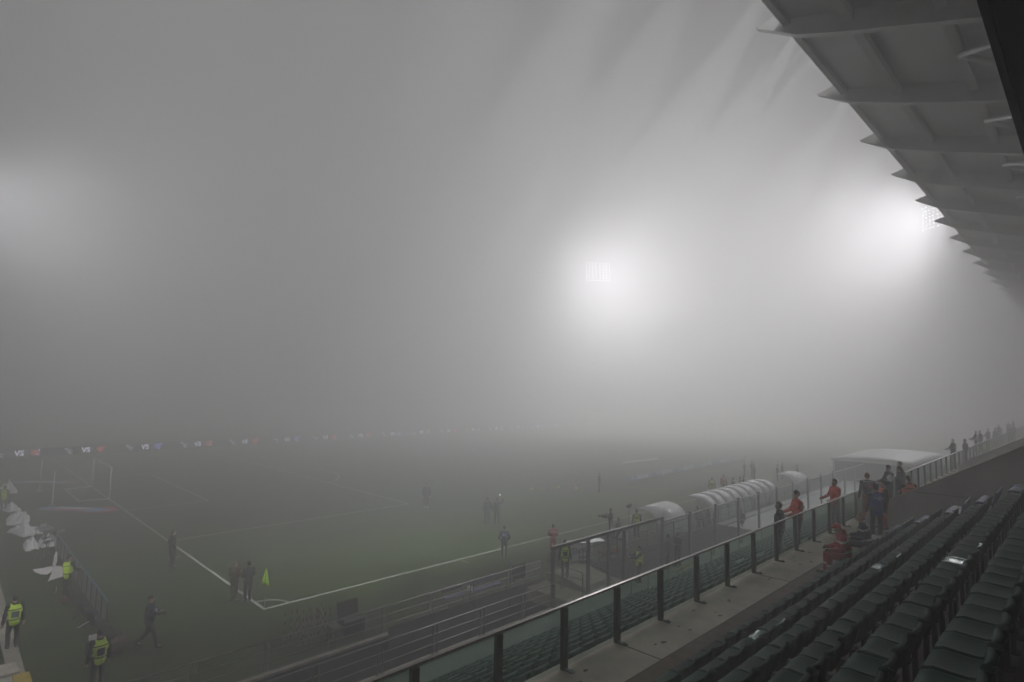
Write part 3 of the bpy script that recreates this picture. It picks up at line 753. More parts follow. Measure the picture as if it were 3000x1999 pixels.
def person(x, y, z, rz, label, jacket=(.03,.03,.035), trousers=(.02,.02,.024), hat=None, hair=(.03,.02,.015), vest=None, panel=None, pose='stand', arms='down', h=1.75,
           group=None, long=False, hood=None, shoes=(.015,.015,.015), gloves=None, lean=0.0, bands=None, vox=.022, back=None, sleeve=None, panel2=None):
    k = h/1.75; sd = int(abs(x*37+y*91)) % 97; rr = random.Random(sd)
    V = lambda a, b, c: Vector((a*k, b*k, c*k))
    pel = V(0,0,.93)
    if pose == 'sit': pel = V(0,0,.52)
    if pose == 'low': pel = V(0,0,.22)
    if pose == 'kneel': pel = V(0,0,.50)
    if pose == 'crouch': pel = V(0,-.1,.42); lean = max(lean, .6)
    T = Matrix.Rotation(-lean, 3, 'X')
    up = lambda a, b, c: pel+T@(V(a,b,c))          # offsets above the pelvis
    chest = up(0,.0,.34); neck = up(0,-.005,.53); hd = up(0,.03,.685)
    sh = {s: up(s*.185,-.01,.47) for s in (-1,1)}
    hp = {s: pel+V(s*.09,0,-.02) for s in (-1,1)}
    lg = {}
    for s in (-1,1):
        if pose == 'stand':
            f = rr.uniform(-.04,.07); lg[s] = (hp[s]+V(s*.02,.02+f*.5,-.42), V(s*.11,-.01+f,.085), V(s*(.13),.17+f,.035))
        elif pose == 'stride':
            f = s*.36; lg[s] = (hp[s]+V(s*.01,.07+f*.42,-.41), V(s*.10,f-.04,.10 if s > 0 else .17), V(s*.11,f+.13,.04))
        elif pose == 'sit':
            lg[s] = (hp[s]+V(s*.06,.43,.02), V(s*.15,.46,.09), V(s*.17,.64,.04))
        elif pose == 'low':
            lg[s] = (hp[s]+V(s*.08,.36,.22), V(s*.14,.52,.09), V(s*.16,.68,.04))
        elif pose == 'kneel':
            lg[s] = (hp[s]+V(s*.05,.36,.02), V(s*.1,.30,.09), V(s*.1,.46,.04)) if s > 0 else (V(s*.1,.1,.06), V(s*.1,-.32,.07), V(s*.1,-.4,.03))
        else:
            lg[s] = (hp[s]+V(s*.08,.34,.06), V(s*.13,.05,.085), V(s*.15,.22,.035))
    ar = {}
    for s in (-1,1):
        S0 = sh[s]
        e, w, hdir = S0+V(s*.07,-.03,-.29), S0+V(s*.09,.07,-.54), V(s*.0,.04,-1)
        if arms == 'pockets': e, w, hdir = S0+V(s*.13,-.06,-.27), S0+V(s*.0,.10,-.47), V(-s*.3,.2,-1)
        if arms == 'hold' : e, w, hdir = S0+V(s*.06,.02,-.28), S0+V(-s*.06,.27,-.22), V(-s*.5,1,.1)
        if arms == 'fold': e, w, hdir = S0+V(s*.05,.06,-.28), S0+V(-s*.16,.24,-.24), V(-s*1,.2,.1)
        if arms == 'rail': e, w, hdir = S0+V(s*.07,.10,-.26), S0+V(s*.05,.36,-.36), V(-s*.2,1,-.1)
        if arms == 'up' and s > 0: e, w, hdir = S0+V(s*.20,.08,.05), S0+V(s*.24,.22,.28), V(0,.2,1)
        if arms == 'reach': e, w, hdir = S0+V(s*.05,.22,-.16), S0+V(-s*.02,.48,-.14), V(-s*.1,1,0)
        if arms == 'lap': e, w, hdir = S0+V(s*.08,.05,-.27), S0+V(s*.0,.29,-.30), V(-s*.4,1,-.2)
        if arms == 'cam' : e, w, hdir = (S0+V(s*.10,.10,-.22), S0+V(-s*.04,.26,-.06), V(-s*.4,.8,.4))
        ar[s] = (e, w, hdir.normalized())
    # body, one continuous surface
    caps = [(hp[-1], hp[1], .10*k, .10*k), (pel, chest, .125*k, .135*k), (up(-.06,0,.36), up(.06,0,.36), .12*k, .12*k), (sh[-1], sh[1], .062*k, .062*k), (chest, neck, .09*k, .058*k), (neck, hd, .052*k, .06*k)]
    caps += [(hd+T@V(0,-.012,.02), hd+T@V(0,-.012,.05), .083*k, .08*k), (hd+T@V(0,.03,-.055), hd+T@V(0,.035,-.06), .05*k, .045*k), (hd+T@V(0,.085,.0), hd+T@V(0,.10,-.025), .013*k, .018*k)]
    caps += [(hd+T@V(s*.075,-.005,.0), hd+T@V(s*.08,-.015,.03), .018*k, .018*k) for s in (-1,1)]
    for s in (-1,1):
        kn, an, to = lg[s]; e, w, hdir = ar[s]
        caps += [(hp[s], kn, .085*k, .056*k), (kn, an, .055*k, .038*k), (an, to, .04*k, .032*k), (sh[s], e, .052*k, .041*k), (e, w, .041*k, .028*k)]
        pm = w+hdir*.075*k; caps.append((w+hdir*.02*k, pm, .032*k, .036*k))
        side = hdir.cross(Vector((s,0.2,0)) if abs(hdir.z) < .8 else Vector((0,1,0))); side.normalize()
        nrm = hdir.cross(side).normalized()
        for i, (o_, ln) in enumerate(((-.030,.062),(-.010,.075),(.010,.07),(.030,.055))):
            b0 = pm+side*o_*k+hdir*.015*k; b1 = b0+(hdir*.75+nrm*.25*s).normalized()*ln*.55*k; b2 = b1+(hdir*.4+nrm*.6*s).normalized()*ln*.5*k
            caps += [(b0, b1, .0115*k, .0105*k), (b1, b2, .0105*k, .009*k)]
        t0 = w+hdir*.035*k-side*.03*k; caps.append((t0, t0+(hdir*.6-side*.8).normalized()*.055*k, .013*k, .011*k))
    ec = [hd+T@V(s*.032,.078,.018) for s in (-1,1)]; mo = hd+T@V(0,.085,-.058)
    gl_z = {s: ar[s][1] for s in (-1,1)}
    gm_ = cloth('glove_%02d%02d' % (int(gloves[0]*99), int(gloves[1]*99)), gloves) if gloves else None
    def asg(c, n):
        if n.y > -5 and any((c-e_).length < .017*k for e_ in ec): return 1
        if abs(c.x-mo.x) < .026*k and (c-mo).length < .028*k and abs(c.z-mo.z) < .009*k: return 1
        if gm_ and any((c-gl_z[s]).length < .19*k and (c-ar[s][0]).length > .2*k for s in (-1,1)): return 2
        return 0
    bmats = [skin_m, eye_m]+([gm_] if gm_ else [])
    me = capsules(caps, vox*.8, bmats, 'person', 2, asg)
    P = bpy.data.objects.new('person', me); COL.objects.link(P); P.location = (x,y,z); P.rotation_euler = (0,0,rz)
    tag(P, label, 'person', group)
    def part(name, me_): o = bpy.data.objects.new(name, me_); COL.objects.link(o); o.parent = P; return o
    cn = lambda c: '%02d_%02d_%02d' % tuple(int(v*99) for v in c)
    # trousers
    tc = [(hp[-1], hp[1], .118*k, .118*k), (pel, pel+T@V(0,0,.10), .135*k, .13*k)]
    for s in (-1,1):
        kn, an, to = lg[s]; tc += [(hp[s], kn, .103*k, .076*k), (kn, lerp(kn, an, .94), .076*k, .064*k)]
    tb = None
    tm = [cloth(cn(trousers), trousers)]
    if bands: tm.append(mat('reflective_band', (.50,.50,.46), .5, 0, .15, 9))
    def tas(c, n):
        return 1 if bands and any(abs((c-lg[s][1]).length-.2*k) < .03*k for s in (-1,1)) else 0
    part('trousers', capsules(tc, vox, tm, 'trousers', 3, tas if bands else None, .010, sd))
    sc_ = []
    for s in (-1,1): kn, an, to = lg[s]; sc_ += [(an+V(0,-.03,-.03), to, .05*k, .042*k), (an+V(0,-.02,.02), an+V(0,-.04,-.03), .05*k, .045*k)]
    part('shoes', capsules(sc_, vox*.8, [cloth(cn(shoes), shoes, .5)], 'shoes', 2))
    # jacket
    jc = [(pel+T@V(0,0,-.02 if not long else -.05), chest, .155*k, .165*k), (up(-.07,-.0,.33), up(.07,-.0,.33), .148*k, .148*k), (sh[-1], sh[1], .088*k, .088*k), (chest, up(0,-.01,.50), .12*k, .085*k)]
    if long: jc += [(hp[s]+V(s*.01,0,0), lerp(hp[s], lg[s][0], .8), .135*k, .12*k) for s in (-1,1)]
    for s in (-1,1): e, w, hdir = ar[s]; jc += [(sh[s], e, .078*k, .064*k), (e, lerp(e, w, .97), .064*k, .05*k)]
    jc += [(up(s*.05,-.03,.53), up(s*.05,.04,.53), .05*k, .045*k) for s in (-1,1)]
    if hood: jc += [(up(0,-.08,.54), up(0,-.10,.60), .08*k, .07*k)]
    jm = [cloth(cn(jacket), jacket)]
    if bands: jm.append(mat('reflective_band', (.50,.50,.46), .5, 0, .15, 9))
    if sleeve: jm = [jm[0], cloth(cn(sleeve), sleeve)]
    def jas(c, n):
        if sleeve: return 1 if (c-lerp(sh[-1], ar[-1][0], .6)).length < .17*k else 0
        if bands:
            lz = (T.inverted()@(c-pel)).z
            if abs(lz-.12*k) < .028*k or abs(lz-.40*k) < .022*k: return 1
            if any(abs((c-ar[s][0]).length-.0) < .05*k for s in (-1,1)): return 1
        return 0
    part('jacket', capsules(jc, vox, jm, 'jacket', 3, jas if (bands or sleeve) else None, .012, sd))
    if vest:
        vc = [(pel+T@V(0,0,-.02), chest, .178*k, .186*k), (up(-.07,0,.33), up(.07,0,.33), .168*k, .168*k), (up(-.10,0,.455), up(.10,0,.455), .112*k, .112*k)]
        vm = [mat('vest_'+cn(vest), vest, .7, 0, .10, 7, .2, 25), mat('vest_band', (.05,.06,.045), .6, 0, .15, 9), mat('vest_panel', panel or vest, .7, 0, .15, 9)]
        def vas(c, n):
            q = T.inverted()@(c-pel); lz = q.z/k
            if panel and q.y < 0 and abs(q.x)/k < .105 and .12 < lz < .33: return 2
            if panel2 and q.y > 0 and abs(q.x)/k < .09 and .14 < lz < .30: return 2
            if abs(lz-.38) < .016 or abs(lz-.06) < .018: return 1
            return 0
        part('vest', capsules(vc, vox, vm, 'vest', 3, vas, .006, sd))
    if back:
        for (s_, sz, dz, dx, col) in back:
            bmn = mat('print_'+cn(col), col, .6, 0, .05, 5)
            off = .222 if vest else .205
            c0 = up(dx, -off, dz)
            text_mesh('back_print', s_, sz*k, bmn, P, .002, .004, basis(c0, (1,0,0), T@Vector((0,.12,1))))
    # hair or hat
    if hat:
        hm = cloth(cn(hat), hat); hc = [(hd+T@V(0,-.02,.055), hd+T@V(0,-.015,.075), .092*k, .083*k), (hd+T@V(0,-.045,.02), hd+T@V(0,-.04,.06), .07*k, .08*k)]
        if hood == 'cap': hc.append((hd+T@V(0,.06,.07), hd+T@V(0,.15,.055), .035*k, .02*k))
        part('hat', capsules(hc, vox*.8, [hm], 'hat', 2))
    else:
        hm = cloth('hair_'+cn(hair), hair); hc = [(hd+T@V(0,-.025,.045), hd+T@V(0,-.02,.075), .088*k, .08*k), (hd+T@V(0,-.05,-.01), hd+T@V(0,-.05,.05), .062*k, .075*k)]
        part('hair', capsules(hc, vox*.8, [hm], 'hair', 2, None, .006, sd))
    return P
DK = (.018,.018,.022); BLK = (.010,.010,.012); NAVY = (.012,.016,.04); YEL = (.62,.86,.05); ORG = (.80,.16,.03); RED = (.45,.025,.03); GRY = (.07,.07,.075)
# on and beside the pitch
person(-1.24,8.36,0,-1.57,'lone person in a long dark coat standing on the left goal line',jacket=DK,trousers=BLK,arms='pockets',long=True,h=1.82)
person(-.62,1.66,0,-1.0,'person in a brown jacket and light cap standing at the corner',jacket=(.085,.055,.035),trousers=(.07,.05,.035),hat=(.20,.16,.12),arms='hold',h=1.66)
person(-.20,1.28,0,.1,'person in a dark grey jacket with back turned beside the corner flag',jacket=(.03,.032,.035),trousers=DK,arms='hold',h=1.66)
p_w = person(-4.26,-.80,0,-2.15,'photographer in dark clothes with a blue and white bib striding over the grass',jacket=NAVY,trousers=(.022,.022,.03),hat=(.06,.02,.02),pose='stride',arms='hold',h=1.74)
def bib(P, col, n):
    g = [[(-.15+.3*i/6, .185-.05*abs(i-3)/3*.8, 1.02+.36*j/5) for i in range(7)] for j in range(6)]
    o = MB().sheet(g).build('bib', mat('bib_'+n, col, .7, 0, .1, 6), P); s = o.modifiers.new('s','SOLIDIFY'); s.thickness = .01
    return o
bib(p_w, (.03,.06,.20), 'blue')
MB().obox((.0,.2,1.25), (.10,0,.03), (0,.004,0), (.0,0,.035)).obox((-.04,.2,1.16), (.05,0,.0), (0,.004,0), (.0,0,.03)).build('bib_mark', mat('bib_white', (.6,.62,.66), .6, 0, .05, 4), p_w)
person(-6.05,-3.02,0,.15,'steward in a yellow vest with a blue back panel, back turned, at the bottom left',jacket=BLK,trousers=BLK,hat=(.02,.014,.014),vest=YEL,panel=(.035,.045,.10),h=1.76,vox=.018)
person(-7.62,2.0,.07,.1,'steward in a yellow vest with a grey-blue back panel standing on the left kerb',jacket=BLK,trousers=BLK,vest=YEL,panel=(.05,.06,.10),h=1.74,vox=.018)
person(-5.55,6.9,0,-.9,'steward in a yellow vest beside the blue-railed board fence',jacket=BLK,trousers=BLK,hat=(.05,.02,.02),vest=YEL,arms='rail',h=1.74)
person(-6.24,30.0,0,-.4,'faint steward in a yellow vest far along the left edge',jacket=DK,trousers=BLK,vest=YEL,h=1.75,vox=.03)
person(16.73,11.9,0,2.4,'goalkeeper in dark kit with yellow gloves and white boots in the penalty area',jacket=(.03,.035,.035),trousers=(.03,.03,.03),shoes=(.6,.6,.58),gloves=(.6,.55,.06),h=1.80,vox=.03)
person(16.45,4.75,0,-.2,'left one of a dark-clothed pair standing in mid pitch',jacket=DK,trousers=BLK,arms='pockets',h=1.80)
pB = person(16.98,4.35,0,-.5,'dark-clothed person raising a phone with one arm in mid pitch',jacket=DK,trousers=BLK,arms='up',h=1.76)
person(12.2,-1.3,0,-.7,'person in a navy jacket with white print on the back near the touchline',jacket=NAVY,trousers=(.02,.022,.035),arms='pockets',h=1.64,back=[('FIGC',.10,.33,-.02,(.55,.56,.6)),('o',.10,.43,-.08,(.55,.56,.6)),('-',.16,.44,.06,(.55,.56,.6))])
person(14.35,-2.9,0,-.7,'person in a red rescue suit with folded arms near the touchline',jacket=RED,trousers=RED,bands=True,arms='fold',h=1.70)
person(10.95,-6.6,.41,-.8,'steward in a yellow vest with grey panel on the players platform, back turned',jacket=BLK,trousers=BLK,vest=YEL,panel=(.10,.115,.11),h=1.73)
person(14.2,-8.46,0,.85,'steward in a yellow vest reaching out an arm on the lower concourse',jacket=BLK,trousers=BLK,vest=YEL,panel2=(.05,.10,.18),panel=(.05,.10,.18),arms='reach',h=1.68)
pC = person(20.2,-2.5,0,.5,'camera operator with yellow straps on the touchline',jacket=BLK,trousers=BLK,arms='cam',h=1.72)
person(19.9,-3.3,0,.3,'dark-clothed person kneeling beside the camera operator',jacket=DK,trousers=BLK,pose='kneel',arms='lap',h=1.75)
person(21.1,-3.8,0,-.95,'steward in a pale yellow vest standing at the end of the nearest dugout',jacket=DK,trousers=BLK,vest=YEL,h=1.72,back=[('o',.09,.40,0,(.08,.10,.06)),('STEWARD',.055,.30,0,(.16,.2,.1))])
person(17.0,-8.35,0,.4,'left one of two dark-clothed people chatting on the lower concourse',jacket=(.022,.018,.018),trousers=BLK,h=1.75)
person(17.7,-8.5,0,1.3,'right one of two dark-clothed people chatting on the lower concourse',jacket=(.025,.022,.024),trousers=BLK,arms='hold',h=1.74)
person(32.2,7.3,0,.6,'dark-clothed person alone in front of the league board',jacket=DK,trousers=BLK,arms='pockets',h=1.72,vox=.03)
person(37.5,-.6,0,-1.1,'steward in a yellow vest in front of the long dugout',jacket=DK,trousers=BLK,vest=YEL,panel=(.10,.115,.13),h=1.72,vox=.03)
person(39.9,-.5,0,-1.1,'person in an orange vest in front of the long dugout',jacket=DK,trousers=BLK,vest=ORG,panel=(.20,.12,.14),h=1.72,vox=.03)
for i, (x, y, lab) in enumerate(((39.6,-1.5,'leftmost of three dark-clothed people behind the long dugout'),(40.6,-1.7,'middle of three dark-clothed people behind the long dugout'),(41.5,-1.6,'rightmost of three dark-clothed people behind the long dugout'))):
    person(x,y,0,.3*i,lab,jacket=DK,trousers=BLK,arms='pockets',h=1.6,vox=.034)
for (x, y, lab) in ((50.9,2.4,'middle one of a fog-faded dark group on the touchline'),(52.1,2.1,'right one of a fog-faded dark group on the touchline'),(49.9,.95,'front left one of a fog-faded dark group on the touchline')):
    person(x,y,0,.5,lab,jacket=DK,trousers=BLK,arms='hold',h=1.78,vox=.036)
person(27.0,-4.75,0,2.6,'dark-clothed person seated in the gap between two dugouts',jacket=DK,trousers=BLK,pose='sit',arms='lap',h=1.72,vox=.03)
person(28.35,-5.0,0,2.2,'person in red seated low behind the long dugout',jacket=(.20,.03,.03),trousers=DK,pose='low',arms='lap',h=1.72,vox=.03)
person(29.6,-6.6,0,1.8,'dark-clothed person sitting low on the pale moat cover',jacket=DK,trousers=BLK,pose='low',arms='lap',h=1.72,vox=.03)
for (x, y, lab) in ((51.4,-.8,'left one of three faint figures behind the far dugout'),(53.2,-.6,'middle one of three faint figures behind the far dugout'),(52.6,-2.3,'right one of three faint figures behind the far dugout')):
    person(x,y,0,.2,lab,jacket=DK,trousers=BLK,arms='pockets',h=1.72,vox=.036)
# at the balustrade and on the walkway
person(8.75,-17.03,3.95,.2,'grey-haired person in a dark coat beyond the glass balustrade',jacket=(.02,.02,.025),trousers=(.03,.03,.06),hair=(.22,.19,.16),arms='pockets',h=1.72,vox=.018)
person(10.4,-16.98,3.95,.75,'person in an orange-red jacket and dark cap nearest beyond the balustrade',jacket=(.62,.06,.03),trousers=BLK,hat=(.03,.025,.025),arms='rail',h=1.86,vox=.018,back=[('A',.16,.32,.02,(.10,.03,.02))])
person(14.4,-16.95,3.95,.9,'person in an orange-red jacket leaning on the balustrade beside the group',jacket=(.66,.06,.03),trousers=BLK,hair=(.06,.05,.04),arms='rail',h=1.84,vox=.018,bands=False)
pR = person(14.65,-17.98,4.38,-1.05,'person in a dark jacket with a red cross on the back and red trousers',jacket=(.022,.024,.026),trousers=(.38,.03,.03),hat=(.28,.025,.035),h=1.72,vox=.016,bands=False)
def cross(P, c, s, m):
    c = Vector(c); mb = MB(); mb.obox(c,(s,0,0),(0,.004,0),(0,0,s*.34)).obox(c+Vector((0,-.003,0)),(s*.34,0,0),(0,.004,0),(0,0,s)); return mb.build('red_cross', m, P)
redc = mat('cross_red', (.5,.03,.04), .6, 0, .05, 5)
cross(pR, (.02,-.212,1.27), .075, redc)
MB().tube([(.02+.115*math.cos(a*math.pi/10), -.21, 1.27+.115*math.sin(a*math.pi/10)) for a in range(21)], .008, 5).build('badge_ring', mat('badge_grey', (.14,.14,.14), .6, 0, .05, 5), pR)
MB().tube([(-.17,-.10,1.42),(-.1,-.165,1.43),(0,-.19,1.435),(.1,-.165,1.43),(.17,-.10,1.42)], .014, 6).build('reflective_band', mat('reflective_band', (.50,.50,.46), .5, 0, .15, 9), pR)
person(17.9,-17.5+.0-.45,4.38,.7,'person with one white sleeve and a dark red cap at the balustrade',jacket=(.02,.022,.03),trousers=BLK,hat=(.09,.02,.03),sleeve=(.6,.6,.66),arms='rail',h=1.74,vox=.018)
person(18.0,-18.3,4.38,.3,'front one of two dark-clothed people in the walkway group',jacket=(.026,.024,.022),trousers=BLK,hat=(.07,.06,.05),h=1.72,vox=.02)
person(19.9,-17.95,4.38,.3,'tall dark-clothed person at the back of the walkway group',jacket=(.024,.026,.022),trousers=BLK,hat=(.10,.09,.05),h=1.74,vox=.02)
person(13.6,-18.72,4.38,.5,'person in an orange work suit half hidden by the blue-jacketed person',jacket=(.05,.02,.015),trousers=(.40,.045,.02),vest=(.62,.13,.03),hair=(.04,.02,.015),h=1.66,vox=.02)
person(11.85,-18.9,4.38,-.95,'person in a blue vest with white lettering on the back',jacket=(.016,.016,.022),trousers=(.014,.014,.018),hair=(.025,.018,.015),vest=(.035,.05,.36),h=1.74,vox=.016,back=[('PROTEZIONE',.042,.40,.0,(.5,.52,.58)),('CIVILE',.042,.35,.02,(.5,.52,.58)),('o',.09,.46,.03,(.5,.52,.58))])
person(14.95,-19.2,4.38,-.9,'person in an orange vest standing behind the grey parapet wall',jacket=(.03,.022,.02),trousers=DK,hair=(.05,.03,.02),vest=(.66,.14,.03),panel=(.05,.06,.12),arms='reach',h=1.74,vox=.018)
person(6.75,-19.42,4.40,.55,'person in a red suit and red peaked cap seated in the front row',jacket=(.42,.018,.03),trousers=(.38,.016,.025),hat=(.55,.02,.04),hood='cap',pose='sit',arms='lap',bands=True,gloves=(.02,.02,.022),h=1.74,vox=.016,lean=.25)
person(8.45,-19.44,4.40,.35,'blond person in a navy jacket with grey bands seated in the front row',jacket=(.018,.02,.035),trousers=NAVY,hair=(.26,.16,.08),pose='sit',arms='lap',bands=True,h=1.76,vox=.016,lean=.15)
# far along the walkway
person(37.9,-17.25,4.38,.6,'person in a long olive coat leaning on the far balustrade',jacket=(.035,.034,.026),trousers=BLK,long=True,arms='rail',h=1.74,vox=.03)
person(38.9,-17.75,4.38,.5,'person in a blue-grey coat next to the olive coat at the far balustrade',jacket=(.03,.034,.055),trousers=(.10,.02,.025),h=1.74,vox=.03)
FARL = [(50.6,-16.95,'left front figure of a dark cluster at the far balustrade'),(51.8,-17.1,'tall middle figure of a dark cluster at the far balustrade'),(55.8,-17.2,'faint leaning figure past the dark cluster at the far balustrade'),(57.6,-17.5,'faint figure next to the leaning one at the far balustrade'),(66,-17.0,'very faint figure where the walkway dissolves in fog'),(76,-16.9,'last very faint figure at the end of the walkway')]
for i, (x, y, lab) in enumerate(FARL):
    person(x,y,4.38,.4+.1*i,lab,jacket=(.03,.03,.028),trousers=BLK,arms='rail' if i in (0,2) else 'down',h=1.74,vox=.036)
person(64.0,-18.0,4.38,1.0,'left one of two dark figures standing high at the right edge',jacket=DK,trousers=BLK,arms='hold',h=1.76,vox=.034)
person(66.5,-18.1,4.38,.4,'right one of two dark figures standing high at the right edge',jacket=DK,trousers=BLK,h=1.80,vox=.034)
person(80,-17.0,4.38,.4,'faint figure with a reddish top at the fogged end of the walkway',jacket=(.22,.05,.05),trousers=BLK,h=1.80,vox=.036)
person(49.3,-17.7,4.38,1.2,'crouching steward in a small patch of yellow vest on the far walkway',jacket=DK,trousers=BLK,vest=YEL,pose='crouch',h=1.5,vox=.034)
# ------------------------------------------------------------------ small things around the pitch
plastic_w = mat('white_plastic', (.82,.81,.80), .45, 0, .12, 5)
black_p = mat('black_plastic', (.014,.014,.015), .5, 0, .2, 5)
dark_f = mat('dark_fabric', (.022,.022,.026), .9, 0, .25, 8)
def small(name, label, cat, loc, rz=0, group=None): return thing(name, label, cat, loc, rz, group)
# white sheets and gear left along the board fence
from mathutils import noise as _ns
def crumple(name, x, y, z, sx, sy, hgt, rz, label, seed, m=plastic_w, group='white plastic sheets left along the board fence'):
    rs = random.Random(seed); n = 26; g = []
    for i in range(n):
        row = []
        for j in range(n):
            u, v = i/(n-1)*2-1, j/(n-1)*2-1
            k = _ns.noise(Vector((u*1.7+seed*5, v*1.7, seed)))+.6*_ns.noise(Vector((u*4+seed, v*4, seed*2.3)))
            r = 1+.35*_ns.noise(Vector((math.atan2(v, u)*1.3, seed, 2)))
            row.append((u*sx*r+.06*k, v*sy*r+.06*k, max(.01, hgt*(1-max(abs(u), abs(v))**2)*(.75+.7*k)+.02)))
        g.append(row)
    o = MB().sheet(g).build(name, m); o.location = (x,y,z); o.rotation_euler = (0,0,rz)
    s = o.modifiers.new('s','SOLIDIFY'); s.thickness = .006
    return tag(o, label, 'plastic sheet', group)
for a in ((-5.5,39.0,0,.45,1.3,.75,.1,'tall faint white plastic sheet farthest along the board fence line',1),
          (-5.9,30.2,0,.42,1.0,.55,.2,'white plastic sheet beside the faint far steward',2),
          (-5.75,25.6,0,.55,1.3,.6,-.1,'wide white plastic sheet draped left of the printed mat',3),
          (-5.75,21.3,0,.50,1.1,.65,.3,'white plastic sheet with a red edge in the middle of the row',4),
          (-5.85,17.2,0,.30,.75,.55,.0,'narrow white plastic sheet hanging by the camera gear',5),
          (-5.15,17.1,0,.34,.5,.62,.4,'grey-white plastic cover over the gear nearest the laptop table',6)):
    crumple('plastic_sheet', *a)
def umbrella():
    t = small('folding_umbrella', 'crumpled white umbrella with three pointed lobes standing on the grass', 'umbrella', (-5.7,9.6,0))
    m = mat('umbrella_cloth', (.66,.63,.61), .7, 0, .08, 6)
    def lobe(name, pts, th=.012):
        mb = MB(); c = Vector((0,0,.62)); vs = [mb.bm.verts.new(c)]+[mb.bm.verts.new(Vector(p)) for p in pts]
        for a, b in zip(vs[1:-1], vs[2:]): mb.bm.faces.new((vs[0], a, b))
        o = mb.build(name, m, t); s = o.modifiers.new('s','SOLIDIFY'); s.thickness = th
    lobe('upper_lobe', [(-.06,.02,.75),(-.02,.06,1.12),(.03,.08,1.34),(.10,.05,1.20),(.10,.0,.92),(.05,-.02,.72)])
    lobe('left_lobe', [(-.10,.03,.72),(-.38,.10,.66),(-.74,.16,.66),(-.66,.04,.56),(-.46,-.06,.44),(-.24,-.10,.40),(-.06,-.08,.50)])
    lobe('right_lobe', [(.05,.0,.70),(.22,.02,.66),(.34,.0,.55),(.60,-.02,.48),(.58,-.10,.22),(.22,-.20,.20),(-.10,-.24,.16),(-.22,-.26,.12),(-.08,-.18,.36)])
    MB().tube([(0,.0,.0),(0,0,.62)], .012, 6).build('shaft', black_p, t)
umbrella()
def camera_gear(x, y, rz, label, n, group='camera gear of the photographers'):
    t = small('camera_tripod', label, 'camera', (x,y,0), rz, group)
    for k in range(3):
        a = k*2.094+.4; MB().tube([(0,0,.72),(.32*math.cos(a),.32*math.sin(a),.0)], .014, 6).build('leg', black_p, t)
    MB().box(-.07,.07,-.08,.08,.74,.90).build('camera_body', black_p, t)
    MB().tube([(0,.08,.82),(0,.24,.82),(0,.26,.82),(0,.46,.82)], [.05,.05,.065,.075], 12).build('lens', mat('lens_grey', (.30,.30,.30) if n else (.03,.03,.03), .4, 0, .1, 4), t)
camera_gear(-4.95,16.3,-1.2,'camera with a pale telephoto lens on a tripod by the laptop table',1)
camera_gear(-5.5,15.3,-1.0,'black camera on a tripod just below the white covers',0)
camera_gear(-5.5,14.2,-.8,'black camera on a tripod nearest the white umbrella',0)
def table(x, y, label):
    t = small('laptop_table', label, 'table', (x,y,0), .1)
    MB().box(-.35,.35,-.5,.5,.70,.73).build('table_top', mat('table_grey', (.25,.25,.26), .6, 0, .1, 3), t)
    for i in (-1,1):
        for j in (-1,1): MB().tube([(i*.3,j*.45,0),(i*.3,j*.45,.70)], .015, 6).build('leg', black_p, t)
table(-5.15,18.4,'small grey folding table among the camera gear')
t = small('laptop', 'open laptop standing on the small grey folding table', 'laptop', (-5.15,18.4,.731), .4)
MB().box(-.17,.17,-.12,.12,0,.018).build('base', black_p, t); MB().obox((0,.16,.12),(.17,0,0),(0,.004,.0),(0,.04,.11)).build('screen', mat('laptop_lid', (.32,.32,.33), .4, .2, .05, 3), t)
def chair(x, y, rz, label, tint=(.02,.02,.03)):
    t = small('folding_chair', label, 'chair', (x,y,0), rz, 'dark folding chairs beside the board fence')
    m = mat('chair_fabric_%d' % int(tint[2]*1000), tint, .85, 0, .2, 6)
    MB().box(-.24,.24,-.22,.22,.40,.43).build('seat', m, t)
    MB().obox((0,-.24,.64),(.24,0,0),(0,.012,.003),(0,-.05,.2)).build('backrest', m, t)
    for s in (-1,1):
        MB().tube([(s*.23,-.24,0),(s*.23,.24,.42)], .013, 6).build('leg', black_p, t); MB().tube([(s*.23,.24,0),(s*.23,-.2,.42),(s*.23,-.29,.82)], .013, 6).build('leg', black_p, t)
for i, a in enumerate(((-5.5,5.4,-1.4,'dark folding chair farthest up the board fence, beside the fence steward'),(-5.45,4.1,-1.7,'dark folding chair second along the board fence'),(-5.35,2.9,-1.5,'dark blue folding chair third along the board fence',(.03,.03,.075)),(-5.3,1.7,-1.2,'dark folding chair at the near end of the board fence',))): chair(*a)
def bag(x, y, rz, label, sz=(.35,.22,.3), c=(.02,.02,.022), strap=True, group=None, z=0):
    t = small('kit_bag', label, 'bag', (x,y,z), rz, group)
    m = mat('bag_%02d_%02d' % (int(c[0]*99), int(c[2]*99)), c, .8, 0, .25, 7, .3, 20); a, b, h = sz
    g = []
    for i in range(9):
        u = i/8*2-1; row = []
        for j in range(13):
            w = j/12*2*math.pi; k = (1-.35*abs(u)**4); row.append((u*a, b*k*math.copysign(abs(math.cos(w))**.6, math.cos(w)), h/2+h/2*k*math.copysign(abs(math.sin(w))**.6, math.sin(w))))
        g.append(row)
    mb = MB().sheet(g); o = mb.build('bag_body', m, t)
    if strap: MB().tube([(-a*.5,0,h*.9),(-a*.3,0,h*1.25),(0,0,h*1.35),(a*.3,0,h*1.25),(a*.5,0,h*.9)], .014, 6).build('strap', black_p, t)
bag(-5.15,.75,.4,'black photographer bag at the near end of the board fence',(.32,.2,.36))
bag(-5.05,-.5,1.0,'black bag with a red flash in front of the bottom left steward',(.26,.2,.5),(.05,.014,.014))
bag(-5.65,6.0,.2,'dark red bag beside the fence steward',(.2,.14,.3),(.09,.015,.02))
